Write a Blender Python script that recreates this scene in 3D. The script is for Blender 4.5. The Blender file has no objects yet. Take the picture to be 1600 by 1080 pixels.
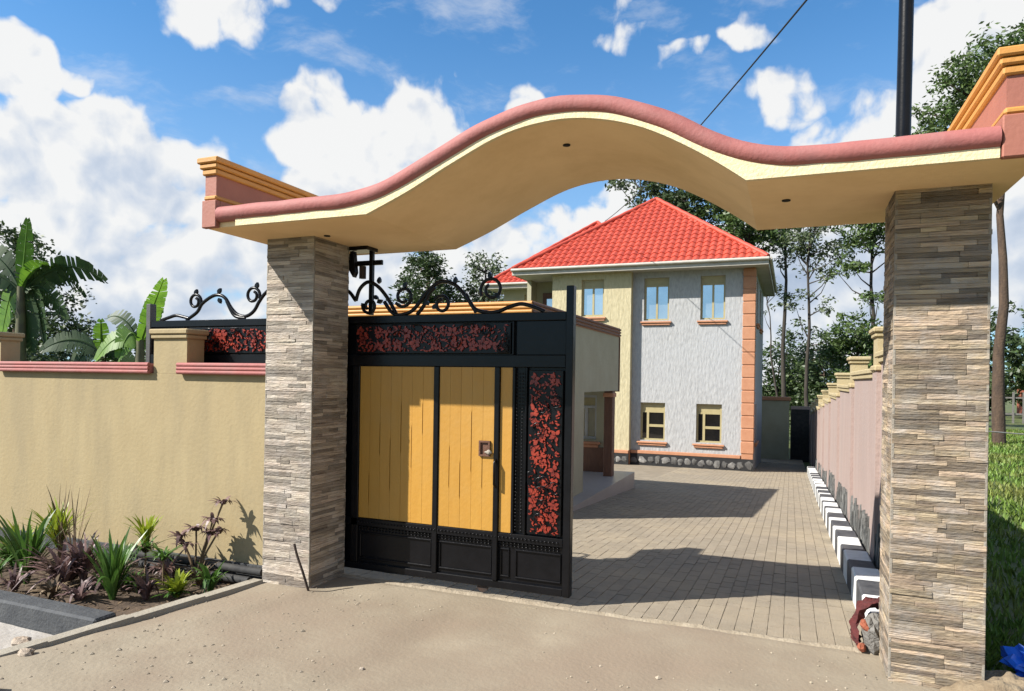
import bpy, math, random
import numpy as np
from mathutils import Vector, Matrix
R = math.radians
random.seed(7); rng = np.random.default_rng(7)
S = bpy.context.scene
COL = S.collection

# ------------------------------------------------------------------ camera
# world: x runs along the gate line, y into the plot, z up; origin at the left pillar's inner front corner
cam = bpy.data.cameras.new('camera'); camo = bpy.data.objects.new('camera', cam); COL.objects.link(camo)
cam.sensor_width = 36; cam.lens = 24.3; cam.shift_y = 52/1600; cam.clip_end = 3000; cam.clip_start = .05
camo.matrix_world = Matrix.Translation((3.322, -4.233, 1.6)) @ Matrix.Rotation(R(22), 4, 'Z') @ Matrix.Rotation(R(90), 4, 'X') @ Matrix.Rotation(R(.9), 4, 'Z')
S.camera = camo

# ------------------------------------------------------------------ sun
SUN = Vector((1.15, 1.0, -1.30)).normalized()
sl = bpy.data.lights.new('sun', 'SUN'); sl.energy = 5.0; sl.angle = R(.5); sl.color = (1, .955, .88)
so = bpy.data.objects.new('sun', sl); COL.objects.link(so)
so.rotation_euler = SUN.to_track_quat('-Z', 'Y').to_euler(); so.location = (-20, -20, 30)
S.view_settings.view_transform = 'Standard'; S.view_settings.look = 'None'
S.view_settings.exposure = 1.0; S.view_settings.gamma = 1

# ------------------------------------------------------------------ sky with cumulus
W = bpy.data.worlds.new('World'); S.world = W; W.use_nodes = True
nt = W.node_tree; nt.nodes.clear()
def N(t, **k):
    n = nt.nodes.new(t)
    for a, b in k.items(): setattr(n, a, b)
    return n
def L(a, b): nt.links.new(a, b)
def mth(op, a, b=None, c=None, clamp=False):
    n = N('ShaderNodeMath', operation=op); n.use_clamp = clamp
    for i, s in enumerate((a, b, c)):
        if s is None: continue
        if isinstance(s, (int, float)): n.inputs[i].default_value = s
        else: L(s, n.inputs[i])
    return n.outputs[0]
def sstep(x, a, b):
    n = N('ShaderNodeMapRange', interpolation_type='SMOOTHSTEP'); L(x, n.inputs[0])
    n.inputs[1].default_value = a; n.inputs[2].default_value = b
    return n.outputs[0]
sky = N('ShaderNodeTexSky', sky_type='NISHITA'); sky.sun_disc = False
sky.sun_elevation = math.asin(-SUN.z); sky.sun_rotation = math.atan2(-SUN.x, -SUN.y)
sky.altitude = 0; sky.air_density = 1.0; sky.dust_density = .3; sky.ozone_density = 2.0
SKYTINT = (.85, 1.55, 1.95); CLOUD = 10.0
tc = N('ShaderNodeTexCoord')
rot = N('ShaderNodeVectorRotate', rotation_type='Z_AXIS'); L(tc.outputs['Generated'], rot.inputs['Vector']); rot.inputs['Angle'].default_value = R(-22)
sx = N('ShaderNodeSeparateXYZ'); L(rot.outputs[0], sx.inputs[0])
az = mth('ARCTAN2', sx.outputs[0], sx.outputs[1]); el = mth('ARCSINE', sx.outputs[2])
cb = N('ShaderNodeCombineXYZ'); L(az, cb.inputs[0]); L(el, cb.inputs[1])
# cumulus heaps: azimuth, elevation, half width, half height, weight (radians, from the gate's axis)
def px(x, y, rx, ry, w):
    X = (x-800)/1080; a = math.atan(X); e = math.atan((592-y)/1080*math.cos(a))
    return (a, e, rx/1080*math.cos(a), ry/1080*math.cos(a), w)
HEAPS = [px(25, 115, 75, 85, .95), px(105, 115, 70, 34, .50), px(75, 290, 130, 140, 1.0), px(185, 270, 120, 120, 1.0), px(290, 320, 110, 110, 1.0), px(200, 460, 430, 190, .95),
         px(490, 205, 90, 85, 1.0), px(610, 215, 110, 92, 1.0), px(680, 250, 80, 85, .95), px(560, 340, 200, 140, 1.0), px(600, 450, 330, 130, .9),
         px(300, -15, 200, 90, .62), px(480, 0, 110, 45, .5), px(1215, 150, 85, 60, .74), px(1300, 190, 100, 52, .74), px(1370, 165, 95, 75, .82), px(1500, 70, 130, 110, .95), px(1590, 60, 120, 140, .95),
         px(870, 380, 210, 105, .9), px(945, 290, 90, 40, .6), px(820, 140, 26, 40, .68), px(1050, 78, 70, 30, .58), px(965, 30, 110, 60, .46), px(1165, 55, 60, 30, .48),
         px(1290, 470, 260, 190, .95), px(1580, 380, 150, 190, .95), px(-200, 260, 230, 230, 1.0), px(1850, 200, 220, 220, .95), px(2100, 420, 400, 160, .9)]
wn = N('ShaderNodeTexNoise', noise_dimensions='2D'); L(cb.outputs[0], wn.inputs['Vector']); wn.inputs['Scale'].default_value = 7; wn.inputs['Detail'].default_value = 3
wv = N('ShaderNodeVectorMath', operation='MULTIPLY_ADD'); L(wn.outputs['Color'], wv.inputs[0]); wv.inputs[1].default_value = (.09, .09, 0); L(cb.outputs[0], wv.inputs[2])
def puffs(vec):
    n1 = N('ShaderNodeTexNoise', noise_dimensions='2D'); L(vec, n1.inputs['Vector'])
    n1.inputs['Scale'].default_value = 6.5; n1.inputs['Detail'].default_value = 6; n1.inputs['Roughness'].default_value = .56
    vo = N('ShaderNodeTexVoronoi', voronoi_dimensions='2D', feature='F1'); L(vec, vo.inputs['Vector']); vo.inputs['Scale'].default_value = 19
    v2 = N('ShaderNodeTexVoronoi', voronoi_dimensions='2D', feature='F1'); L(vec, v2.inputs['Vector']); v2.inputs['Scale'].default_value = 46
    d = mth('ADD', mth('MULTIPLY_ADD', n1.outputs[0], 1.6, -1.25), mth('MULTIPLY_ADD', vo.outputs['Distance'], -.36, .16))
    return mth('ADD', d, mth('MULTIPLY_ADD', v2.outputs['Distance'], -.16, .07))
hs = None
for a, e, ra, re, w in HEAPS:
    s_ = N('ShaderNodeVectorMath', operation='SUBTRACT'); L(wv.outputs[0], s_.inputs[0]); s_.inputs[1].default_value = (a+.045, e+.045, 0)
    m = N('ShaderNodeVectorMath', operation='MULTIPLY'); L(s_.outputs[0], m.inputs[0]); m.inputs[1].default_value = (1/ra, 1/re, 0)
    ln = N('ShaderNodeVectorMath', operation='LENGTH'); L(m.outputs[0], ln.inputs[0])
    h = mth('MULTIPLY', sstep(ln.outputs['Value'], 1.22, .42), w)
    hs = h if hs is None else mth('MAXIMUM', hs, h)
pw = N('ShaderNodeVectorMath', operation='MULTIPLY_ADD'); L(wn.outputs['Color'], pw.inputs[0]); pw.inputs[1].default_value = (.045, .045, 0); L(cb.outputs[0], pw.inputs[2])
p0 = puffs(pw.outputs[0])
off = N('ShaderNodeVectorMath', operation='ADD'); L(pw.outputs[0], off.inputs[0]); off.inputs[1].default_value = (-.022, .030, 0)
p1 = puffs(off.outputs[0])
lf = N('ShaderNodeTexNoise', noise_dimensions='3D'); L(tc.outputs['Generated'], lf.inputs['Vector']); lf.inputs['Scale'].default_value = 2.1; lf.inputs['Detail'].default_value = 2
hs = mth('MAXIMUM', hs, mth('MULTIPLY', sstep(lf.outputs[0], .46, .62), sstep(mth('MAXIMUM', mth('ABSOLUTE', az), mth('ADD', el, .25)), .78, 1.0)))
d0 = mth('ADD', p0, hs)
mask = sstep(d0, -.02, .26)
core = sstep(d0, .2, .8)
lit = mth('ADD', mth('MULTIPLY', mth('SUBTRACT', p0, p1), 1.0), .95)
lit = mth('SUBTRACT', lit, mth('MULTIPLY', core, .16))
lit = mth('SUBTRACT', lit, mth('MULTIPLY', sstep(el, .33, .08), .24), clamp=True)
ramp = N('ShaderNodeValToRGB'); L(lit, ramp.inputs[0])
e0, e1 = ramp.color_ramp.elements
e0.position = .2; e0.color = (.42, .51, .66, 1); e1.position = .86; e1.color = (.93, .93, .92, 1)
em = ramp.color_ramp.elements.new(.55); em.color = (.62, .69, .80, 1)
skyc = N('ShaderNodeVectorMath', operation='MULTIPLY'); L(sky.outputs[0], skyc.inputs[0]); skyc.inputs[1].default_value = SKYTINT
cl = N('ShaderNodeVectorMath', operation='SCALE'); L(ramp.outputs[0], cl.inputs[0]); cl.inputs['Scale'].default_value = CLOUD
hz = sstep(el, .50, .0)
mixh = N('ShaderNodeMix', data_type='RGBA'); L(mth('MULTIPLY', hz, .6), mixh.inputs['Factor']); L(skyc.outputs[0], mixh.inputs['A']); mixh.inputs['B'].default_value = (.50*CLOUD, .66*CLOUD, .88*CLOUD, 1)
cs = N('ShaderNodeVectorMath', operation='MULTIPLY'); L(pw.outputs[0], cs.inputs[0]); cs.inputs[1].default_value = (3.2, 8.5, 1)
cr2 = N('ShaderNodeVectorRotate', rotation_type='Z_AXIS'); L(cs.outputs[0], cr2.inputs['Vector']); cr2.inputs['Angle'].default_value = R(35)
ci = N('ShaderNodeTexNoise', noise_dimensions='2D'); L(cr2.outputs[0], ci.inputs['Vector']); ci.inputs['Scale'].default_value = 1.6; ci.inputs['Detail'].default_value = 6; ci.inputs['Roughness'].default_value = .62
mask = mth('MAXIMUM', mask, mth('MULTIPLY', sstep(ci.outputs[0], .50, .80), .42))
mixc = N('ShaderNodeMix', data_type='RGBA'); L(mth('MULTIPLY', mask, .97), mixc.inputs['Factor']); L(mixh.outputs['Result'], mixc.inputs['A']); L(cl.outputs[0], mixc.inputs['B'])
bg = N('ShaderNodeBackground'); L(mixc.outputs['Result'], bg.inputs[0]); bg.inputs[1].default_value = .05
wo = N('ShaderNodeOutputWorld'); L(bg.outputs[0], wo.inputs[0])
W.cycles.sampling_method = 'MANUAL'; W.cycles.sample_map_resolution = 512
S.cycles.max_bounces = 6; S.cycles.diffuse_bounces = 3; S.cycles.glossy_bounces = 3; S.cycles.transmission_bounces = 3; S.cycles.caustics_reflective = False; S.cycles.caustics_refractive = False

# ------------------------------------------------------------------ materials
MATS = {}
def M(name, c1, c2=None, scale=4., rough=.8, bump=0., bscale=60., rand=0., stretch=(1, 1, 1), metal=0., spec=.5, trans=0., c3=None, s3=.8, detail=5, bstretch=None, mixw=(.35, .65), fac3=.6, K=.565, st3=(1,1,1)):
    """procedural: two colours mixed by noise, a third in broad patches, per-piece brightness, fine bump"""
    if name in MATS: return MATS[name]
    c1 = tuple(x*K for x in c1); c2 = tuple(x*K for x in c2) if c2 else None; c3 = tuple(x*K for x in c3) if c3 else None
    m = bpy.data.materials.new(name); m.use_nodes = True; MATS[name] = m
    t = m.node_tree; nd = t.nodes; nd.clear(); lk = t.links.new
    out = nd.new('ShaderNodeOutputMaterial'); b = nd.new('ShaderNodeBsdfPrincipled')
    b.inputs['Roughness'].default_value = rough; b.inputs['Metallic'].default_value = metal; b.inputs['Specular IOR Level'].default_value = spec
    geo = nd.new('ShaderNodeNewGeometry')
    mp = nd.new('ShaderNodeVectorMath'); mp.operation = 'MULTIPLY'; lk(geo.outputs['Position'], mp.inputs[0]); mp.inputs[1].default_value = stretch
    c2 = c2 or tuple(x*.82 for x in c1)
    n = nd.new('ShaderNodeTexNoise'); lk(mp.outputs[0], n.inputs['Vector']); n.inputs['Scale'].default_value = scale; n.inputs['Detail'].default_value = detail; n.inputs['Roughness'].default_value = .6
    r = nd.new('ShaderNodeMapRange'); lk(n.outputs[0], r.inputs[0]); r.inputs[1].default_value = mixw[0]; r.inputs[2].default_value = mixw[1]
    mx = nd.new('ShaderNodeMix'); mx.data_type = 'RGBA'; lk(r.outputs[0], mx.inputs['Factor']); mx.inputs['A'].default_value = (*c1, 1); mx.inputs['B'].default_value = (*c2, 1)
    col = mx.outputs['Result']
    if c3:
        n3 = nd.new('ShaderNodeTexNoise'); v3 = nd.new('ShaderNodeVectorMath'); v3.operation = 'MULTIPLY'; lk(geo.outputs['Position'], v3.inputs[0]); v3.inputs[1].default_value = st3; lk(v3.outputs[0], n3.inputs['Vector']); n3.inputs['Scale'].default_value = s3; n3.inputs['Detail'].default_value = 6; n3.inputs['Roughness'].default_value = .65
        r3 = nd.new('ShaderNodeMapRange'); lk(n3.outputs[0], r3.inputs[0]); r3.inputs[1].default_value = .45; r3.inputs[2].default_value = .65; r3.inputs[4].default_value = fac3
        m3 = nd.new('ShaderNodeMix'); m3.data_type = 'RGBA'; lk(r3.outputs[0], m3.inputs['Factor']); lk(col, m3.inputs['A']); m3.inputs['B'].default_value = (*c3, 1); col = m3.outputs['Result']
    if rand:
        oi = nd.new('ShaderNodeObjectInfo'); ad = nd.new('ShaderNodeMath'); ad.operation = 'ADD'; lk(oi.outputs['Random'], ad.inputs[0]); lk(geo.outputs['Random Per Island'], ad.inputs[1])
        fr = nd.new('ShaderNodeMath'); fr.operation = 'FRACT'; lk(ad.outputs[0], fr.inputs[0])
        mr = nd.new('ShaderNodeMapRange'); lk(fr.outputs[0], mr.inputs[0]); mr.inputs[3].default_value = 1-rand; mr.inputs[4].default_value = 1+rand
        hs = nd.new('ShaderNodeHueSaturation'); lk(mr.outputs[0], hs.inputs['Value']); lk(col, hs.inputs['Color']); col = hs.outputs[0]
        f2 = nd.new('ShaderNodeMath'); f2.operation = 'MULTIPLY'; lk(fr.outputs[0], f2.inputs[0]); f2.inputs[1].default_value = 7.31
        f3 = nd.new('ShaderNodeMath'); f3.operation = 'FRACT'; lk(f2.outputs[0], f3.inputs[0])
        m4 = nd.new('ShaderNodeMapRange'); lk(f3.outputs[0], m4.inputs[0]); m4.inputs[3].default_value = .5-.018*rand; m4.inputs[4].default_value = .5+.014*rand; lk(m4.outputs[0], hs.inputs['Hue'])
    lk(col, b.inputs['Base Color'])
    if bump:
        bn = nd.new('ShaderNodeTexNoise')
        if bstretch:
            bm = nd.new('ShaderNodeVectorMath'); bm.operation = 'MULTIPLY'; lk(geo.outputs['Position'], bm.inputs[0]); bm.inputs[1].default_value = bstretch; lk(bm.outputs[0], bn.inputs['Vector'])
        else: lk(geo.outputs['Position'], bn.inputs['Vector'])
        bn.inputs['Scale'].default_value = bscale; bn.inputs['Detail'].default_value = 4
        bp = nd.new('ShaderNodeBump'); lk(bn.outputs[0], bp.inputs['Height']); bp.inputs['Strength'].default_value = min(1, bump); bp.inputs['Distance'].default_value = .02*max(1, bump)
        lk(bp.outputs[0], b.inputs['Normal'])
    if trans:
        tr = nd.new('ShaderNodeBsdfTranslucent'); lk(col, tr.inputs[0]); ms = nd.new('ShaderNodeMixShader'); ms.inputs[0].default_value = trans
        lk(b.outputs[0], ms.inputs[1]); lk(tr.outputs[0], ms.inputs[2]); lk(ms.outputs[0], out.inputs[0])
    else: lk(b.outputs[0], out.inputs[0])
    return m

# ------------------------------------------------------------------ mesh helpers
class MB:
    def __init__(s): s.v = []; s.f = []
    def add(s, vs, fs):
        o = len(s.v); s.v += [tuple(p) for p in vs]; s.f += [tuple(i+o for i in f) for f in fs]; return s
    def box(s, x0, x1, y0, y1, z0, z1):
        return s.add([(x0,y0,z0),(x1,y0,z0),(x1,y1,z0),(x0,y1,z0),(x0,y0,z1),(x1,y0,z1),(x1,y1,z1),(x0,y1,z1)],
                     [(0,3,2,1),(4,5,6,7),(0,1,5,4),(1,2,6,5),(2,3,7,6),(3,0,4,7)])
    def cbox(s, x0, x1, y0, y1, z0, z1, c=.01):
        """box with chamfered edges"""
        P = []; idx = {}
        X = (x0, x1); Y = (y0, y1); Z = (z0, z1); sg = (1, -1)
        for i in (0,1):
            for j in (0,1):
                for k in (0,1):
                    for a in range(3):
                        p = [X[i]+sg[i]*c, Y[j]+sg[j]*c, Z[k]+sg[k]*c]; p[a] = (X[i], Y[j], Z[k])[a]
                        idx[i,j,k,a] = len(P); P.append(tuple(p))
        F = [[idx[i,0,0,0],idx[i,1,0,0],idx[i,1,1,0],idx[i,0,1,0]][::(1 if i else -1)] for i in (0,1)]
        F += [[idx[0,j,0,1],idx[1,j,0,1],idx[1,j,1,1],idx[0,j,1,1]][::(-1 if j else 1)] for j in (0,1)]
        F += [[idx[0,0,k,2],idx[1,0,k,2],idx[1,1,k,2],idx[0,1,k,2]][::(1 if k else -1)] for k in (0,1)]
        E = []
        for i in (0,1):
            for j in (0,1): E.append(([idx[i,j,0,0],idx[i,j,0,1],idx[i,j,1,1],idx[i,j,1,0]], (i,j,None)))
            for k in (0,1): E.append(([idx[i,0,k,0],idx[i,0,k,2],idx[i,1,k,2],idx[i,1,k,0]], (i,None,k)))
        for j in (0,1):
            for k in (0,1): E.append(([idx[0,j,k,1],idx[0,j,k,2],idx[1,j,k,2],idx[1,j,k,1]], (None,j,k)))
        cen = Vector(((x0+x1)/2, (y0+y1)/2, (z0+z1)/2))
        T = [[idx[i,j,k,0], idx[i,j,k,1], idx[i,j,k,2]] for i in (0,1) for j in (0,1) for k in (0,1)]
        for q in [e[0] for e in E]+T:
            a, b_, c_ = (Vector(P[q[n]]) for n in (0,1,2))
            if (b_-a).cross(c_-a).dot((a+b_+c_)/3-cen) < 0: q.reverse()
            F.append(q)
        return s.add(P, F)
    def prism(s, poly, plane, a, b):
        """extrude a 2D polygon; plane 'xz' along y, 'xy' along z, 'yz' along x"""
        def p3(p, d): return {'xz': (p[0], d, p[1]), 'xy': (p[0], p[1], d), 'yz': (d, p[0], p[1])}[plane]
        n = len(poly); vs = [p3(p, a) for p in poly]+[p3(p, b) for p in poly]
        return s.add(vs, [tuple(range(n)), tuple(range(2*n-1, n-1, -1))]+[(i, n+i, n+(i+1) % n, (i+1) % n) for i in range(n)])
    def tube(s, pts, r, n=8, cap=True):
        pts = [Vector(p) for p in pts]; m = len(pts)
        rr = r if isinstance(r, (list, tuple)) else [r]*m
        vs = []; up = None
        for i, p in enumerate(pts):
            t = (pts[min(i+1, m-1)]-pts[max(i-1, 0)]).normalized()
            if up is None: up = Vector((0,0,1)) if abs(t.z) < .9 else Vector((1,0,0))
            a = t.cross(up)
            if a.length < 1e-4: a = t.cross(Vector((.3,.8,.1)))
            a.normalize(); b = a.cross(t).normalized(); up = b
            for k in range(n):
                q = 2*math.pi*k/n; vs.append(p+(a*math.cos(q)+b*math.sin(q))*rr[i])
        fs = [(i*n+k, i*n+(k+1) % n, (i+1)*n+(k+1) % n, (i+1)*n+k) for i in range(m-1) for k in range(n)]
        if cap: fs += [tuple(range(n-1, -1, -1)), tuple((m-1)*n+k for k in range(n))]
        return s.add(vs, fs)
    def blob(s, c, r, seg=8, rings=5, jit=.15):
        c = Vector(c); vs = [c+Vector((0,0,r[2]))]; rn = random.Random(hash((round(c.x,3), round(c.y,3), round(c.z,3))))
        for i in range(1, rings):
            th = math.pi*i/rings
            for k in range(seg):
                ph = 2*math.pi*k/seg; j = 1+rn.uniform(-jit, jit)
                vs.append(c+Vector((r[0]*math.sin(th)*math.cos(ph)*j, r[1]*math.sin(th)*math.sin(ph)*j, r[2]*math.cos(th)*j)))
        vs.append(c-Vector((0,0,r[2]))); l = len(vs)-1
        fs = [(0, 1+k, 1+(k+1) % seg) for k in range(seg)]
        fs += [(1+(i-1)*seg+k, 1+i*seg+k, 1+i*seg+(k+1) % seg, 1+(i-1)*seg+(k+1) % seg) for i in range(1, rings-1) for k in range(seg)]
        fs += [(1+(rings-2)*seg+k, l, 1+(rings-2)*seg+(k+1) % seg) for k in range(seg)]
        return s.add(vs, fs)
    def holed(s, a0, a1, z0, z1, d0, d1, holes, axis='x'):
        """wall sheet of thickness d0..d1 with rectangular holes (a0,a1,z0,z1); runs along x or y"""
        A = sorted({a0, a1, *[q for h in holes for q in h[:2]]}); Z = sorted({z0, z1, *[q for h in holes for q in h[2:]]})
        A = [a for a in A if a0 <= a <= a1]; Z = [z for z in Z if z0 <= z <= z1]
        def sol(i, k):
            if not (0 <= i < len(A)-1 and 0 <= k < len(Z)-1): return False
            ca, cz = (A[i]+A[i+1])/2, (Z[k]+Z[k+1])/2
            return not any(h[0] < ca < h[1] and h[2] < cz < h[3] for h in holes)
        def P(a, d, z): return (a, d, z) if axis == 'x' else (d, a, z)
        for i in range(len(A)-1):
            for k in range(len(Z)-1):
                if not sol(i, k): continue
                p, q, u, w = A[i], A[i+1], Z[k], Z[k+1]
                s.add([P(p,d0,u),P(q,d0,u),P(q,d0,w),P(p,d0,w)], [(0,1,2,3)]); s.add([P(p,d1,u),P(q,d1,u),P(q,d1,w),P(p,d1,w)], [(3,2,1,0)])
                if not sol(i-1,k): s.add([P(p,d0,u),P(p,d1,u),P(p,d1,w),P(p,d0,w)], [(3,2,1,0)])
                if not sol(i+1,k): s.add([P(q,d0,u),P(q,d1,u),P(q,d1,w),P(q,d0,w)], [(0,1,2,3)])
                if not sol(i,k-1): s.add([P(p,d0,u),P(q,d0,u),P(q,d1,u),P(p,d1,u)], [(3,2,1,0)])
                if not sol(i,k+1): s.add([P(p,d0,w),P(q,d0,w),P(q,d1,w),P(p,d1,w)], [(0,1,2,3)])
        return s

WL = {}
def tag(o, label=None, cat=None, group=None, kind=None):
    for k, v in (('label', label), ('category', cat), ('group', group), ('kind', kind)):
        if v: o[k] = v
    return o
def thing(name, label, cat, loc=(0,0,0), group=None):
    o = bpy.data.objects.new(name, None); COL.objects.link(o); o.location = loc; o.empty_display_size = .2
    WL[o.name] = Vector(loc)
    return tag(o, label, cat, group)
def link_mesh(name, me, mat, parent=None, smooth=None, loc=None):
    if mat and not me.materials: me.materials.append(mat)
    if smooth is not None:
        me.shade_smooth()
        if smooth < 180: me.set_sharp_from_angle(angle=R(smooth))
    o = bpy.data.objects.new(name, me); COL.objects.link(o)
    if parent: o.parent = parent
    if loc is not None: o.location = loc
    return o
def obj(name, mb, mat, parent=None, smooth=None, label=None, kind=None):
    """mesh object from world coordinates, re-based to its thing's origin"""
    base = WL[parent.name] if parent else Vector((0,0,0))
    me = bpy.data.meshes.new(name); b = tuple(base)
    me.from_pydata([(p[0]-b[0], p[1]-b[1], p[2]-b[2]) for p in mb.v], [], mb.f); me.update()
    o = link_mesh(name, me, mat, parent, smooth); WL[o.name] = base
    return tag(o, label, kind=kind)
def solo(name, mb, mat, label, cat, loc, smooth=None, group=None):
    """a thing that is one mesh, origin at its base"""
    me = bpy.data.meshes.new(name); b = tuple(loc)
    me.from_pydata([(p[0]-b[0], p[1]-b[1], p[2]-b[2]) for p in mb.v], [], mb.f); me.update()
    o = link_mesh(name, me, mat, None, smooth, loc); WL[o.name] = Vector(loc)
    return tag(o, label, cat, group)
def npmesh(name, V, F):
    me = bpy.data.meshes.new(name); V = np.asarray(V, dtype=np.float32); F = np.asarray(F, dtype=np.int32); k = F.shape[1]
    me.vertices.add(len(V)); me.vertices.foreach_set('co', V.ravel())
    me.loops.add(F.size); me.loops.foreach_set('vertex_index', F.ravel())
    me.polygons.add(len(F)); me.polygons.foreach_set('loop_start', np.arange(0, F.size, k, dtype=np.int32)); me.polygons.foreach_set('loop_total', np.full(len(F), k, dtype=np.int32))
    me.update(calc_edges=True); return me

def sst(a, b, x):
    t = min(1, max(0, (x-a)/(b-a))); return t*t*(3-2*t)
def gz(x, y):
    """ground level: flat before the gate, falling 6 % behind it; level in the lot beyond the right wall"""
    return -.06*min(28, max(0, y-.3))*(1-sst(4.06, 4.2, x))

# ------------------------------------------------------------------ materials used
m_grass_soil = M('lot_earth', K=.8, c1=(.07,.11,.025), c2=(.12,.12,.04), scale=1.2, bump=.6, bscale=12, c3=(.05,.09,.02))
m_dirt = M('dry_earth', (.435,.365,.265), (.325,.262,.182), scale=1.2, rough=.95, bump=.22, bscale=38, c3=(.37,.285,.205), s3=.6, detail=11, fac3=.8)
m_concrete = M('pale_concrete', (.50,.45,.36), (.42,.37,.29), scale=6, rough=.9, bump=.3, bscale=60)
m_soil = M('bed_soil', (.085,.055,.034), (.15,.10,.062), scale=9, rough=1, bump=1, bscale=25)
m_paver = M('paver', (.43,.36,.265), (.375,.31,.225), scale=14, rough=.92, bump=.35, bscale=90, rand=.07, c3=(.49,.40,.275), s3=.9, fac3=.8)
m_joint = M('paver_joint_sand', (.40,.33,.24), (.29,.235,.165), scale=3, detail=8, rough=1)
m_wall = M('cream_plaster', (.56,.44,.24), (.51,.395,.21), scale=3, rough=.9, bump=.16, bscale=30, c3=(.435,.345,.195), s3=3.0, fac3=.75, st3=(1,1,.22), stretch=(1.4,1.4,.5))
m_pink = M('pink_paint', (.56,.185,.165), (.48,.15,.135), scale=6, rough=.75, bump=.15, bscale=45, c3=(.50,.22,.20), s3=4, fac3=.6)
m_coral = M('coral_paint', (.54,.20,.135), (.49,.175,.12), scale=5, rough=.6, bump=.1, bscale=40)
m_orange = M('orange_paint', (.84,.40,.09), (.78,.35,.08), scale=6, rough=.55, bump=.1, bscale=40)
m_orange_house = M('terracotta_paint', (.72,.345,.19), (.65,.29,.15), scale=5, rough=.75, bump=.25, bscale=40)
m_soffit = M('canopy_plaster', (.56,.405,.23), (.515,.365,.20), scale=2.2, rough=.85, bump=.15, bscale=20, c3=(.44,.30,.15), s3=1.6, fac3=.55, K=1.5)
m_edge = M('cream_edge', (.80,.67,.42), (.74,.60,.36), K=.85, scale=10, rough=.8, bump=.3, bscale=60)
m_black = M('black_gloss_paint', (.006,.006,.0075), (.010,.010,.012), scale=8, rough=.28, bump=.05, bscale=30, spec=.22)
m_black_matte = M('black_paint_weathered', (.018,.018,.020), (.05,.048,.045), scale=9, rough=.8, bump=.15, bscale=40)
m_sunlit_steel = M('sunlit_grey_steel', (.12,.115,.11), (.085,.08,.078), scale=9, rough=.5, bump=.1)  # grey puts sunlight into the colour of the gate's left end post
m_red = M('red_orange_paint', (.50,.055,.022), (.20,.018,.010), scale=18, rough=.4)
m_plank = M('yellow_ochre_paint', (.72,.37,.055), (.68,.34,.045), scale=6, rough=.5, bump=.1, bscale=30, stretch=(4,4,.35), rand=.05, c3=(.66,.36,.075), s3=3, fac3=.5)
m_tile_r = M('tan_ledger_stone', (.56,.43,.285), (.18,.14,.108), scale=8, rough=.85, bump=.6, bscale=42, rand=.52, mixw=(.42,.68), stretch=(.55,.55,11), bstretch=(.5,.5,2.4), c3=(.44,.395,.345), s3=6, detail=6, fac3=.75)
m_tile_l = M('pale_ledger_stone', (.63,.53,.42), (.21,.16,.118), mixw=(.42,.72), scale=9, rough=.85, bump=.6, bscale=42, rand=.46, stretch=(.55,.55,11), bstretch=(.5,.5,2.4), c3=(.60,.54,.47), s3=6, detail=6, fac3=.75)
m_mortar = M('mortar', (.34,.29,.235), (.26,.22,.18), scale=20, rough=1, bump=.4)
m_trim = M('tile_corner_trim', (.47,.42,.345), (.36,.31,.25), scale=12, rough=.8, bump=.3)
m_dkerb = M('charcoal_kerb_paint', (.055,.06,.068), (.10,.105,.11), scale=7, rough=.8, bump=.4, bscale=50)
m_white = M('white_road_paint', K=.85, c1=(.80,.80,.78), c2=(.68,.68,.66), scale=9, rough=.7, bump=.2, c3=(.5,.47,.42), s3=4, fac3=.4)
m_kblack = M('black_road_paint', (.05,.053,.062), (.12,.12,.125), scale=9, rough=.7, bump=.2)
m_pinkwall = M('blush_plaster', (.58,.44,.39), (.52,.385,.34), scale=2.5, rough=.9, bump=.3, bscale=25, c3=(.50,.39,.35), s3=2.5, fac3=.6, st3=(1,1,.2), stretch=(1.5,1.5,.35))
m_cap = M('straw_cap_paint', (.66,.54,.31), (.58,.46,.25), scale=6, rough=.8, bump=.25)
m_shard = M('slate_shard', (.07,.075,.075), (.36,.36,.34), scale=10, rough=.9, bump=.5, rand=.5, stretch=(3,3,.6))
m_grey = M('grey_tyrolean', (.62,.62,.615), (.44,.44,.44), scale=16, rough=.95, bump=1.0, bscale=11, stretch=(1.2,1.2,.42), bstretch=(1.3,1.3,.4), detail=7, mixw=(.42,.75), c3=(.60,.61,.63), s3=.5, fac3=.5)
m_cream = M('cream_tyrolean', (.78,.68,.43), (.61,.525,.315), scale=16, rough=.95, bump=1.0, bscale=11, stretch=(1.2,1.2,.42), bstretch=(1.3,1.3,.4), detail=7, mixw=(.42,.75))
m_cream_shaded = M('shaded_cream_plaster', (.60,.56,.39), (.54,.50,.34), scale=3, rough=.95, bump=.3, bscale=30)  # cream plaster with the greenish tone of shade put into its colour
m_fascia = M('white_fascia', (.72,.68,.60), (.62,.57,.48), scale=5, rough=.6, bump=.1)
m_soff_h = M('white_soffit', (.70,.69,.65), None, rough=.8)
m_roof = M('red_roof_sheet', (.76,.108,.058), (.64,.08,.042), scale=3, rough=.5, bump=.12, bscale=50, c3=(.78,.13,.07), s3=.6, fac3=.5)
m_frame = M('cream_window_frame', (.62,.52,.27), (.55,.46,.23), scale=8, rough=.5)
m_wframe = M('white_window_frame', (.75,.75,.74), None, rough=.45)
m_glass = M('reflective_glass', (.60,.62,.63), (.50,.52,.54), scale=1.2, rough=.04, metal=.85, bump=.10, bscale=2.2, K=1.0)
m_dglass = M('dark_glass', (.012,.011,.011), (.02,.018,.016), scale=2, rough=.05, spec=.8)
m_brown = M('brown_wood_trim', (.20,.085,.045), (.15,.06,.03), scale=9, rough=.6, stretch=(3,3,.5), bump=.2)
m_floor = M('pale_floor_tile', (.58,.53,.49), (.52,.47,.43), scale=4, rough=.4)
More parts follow.
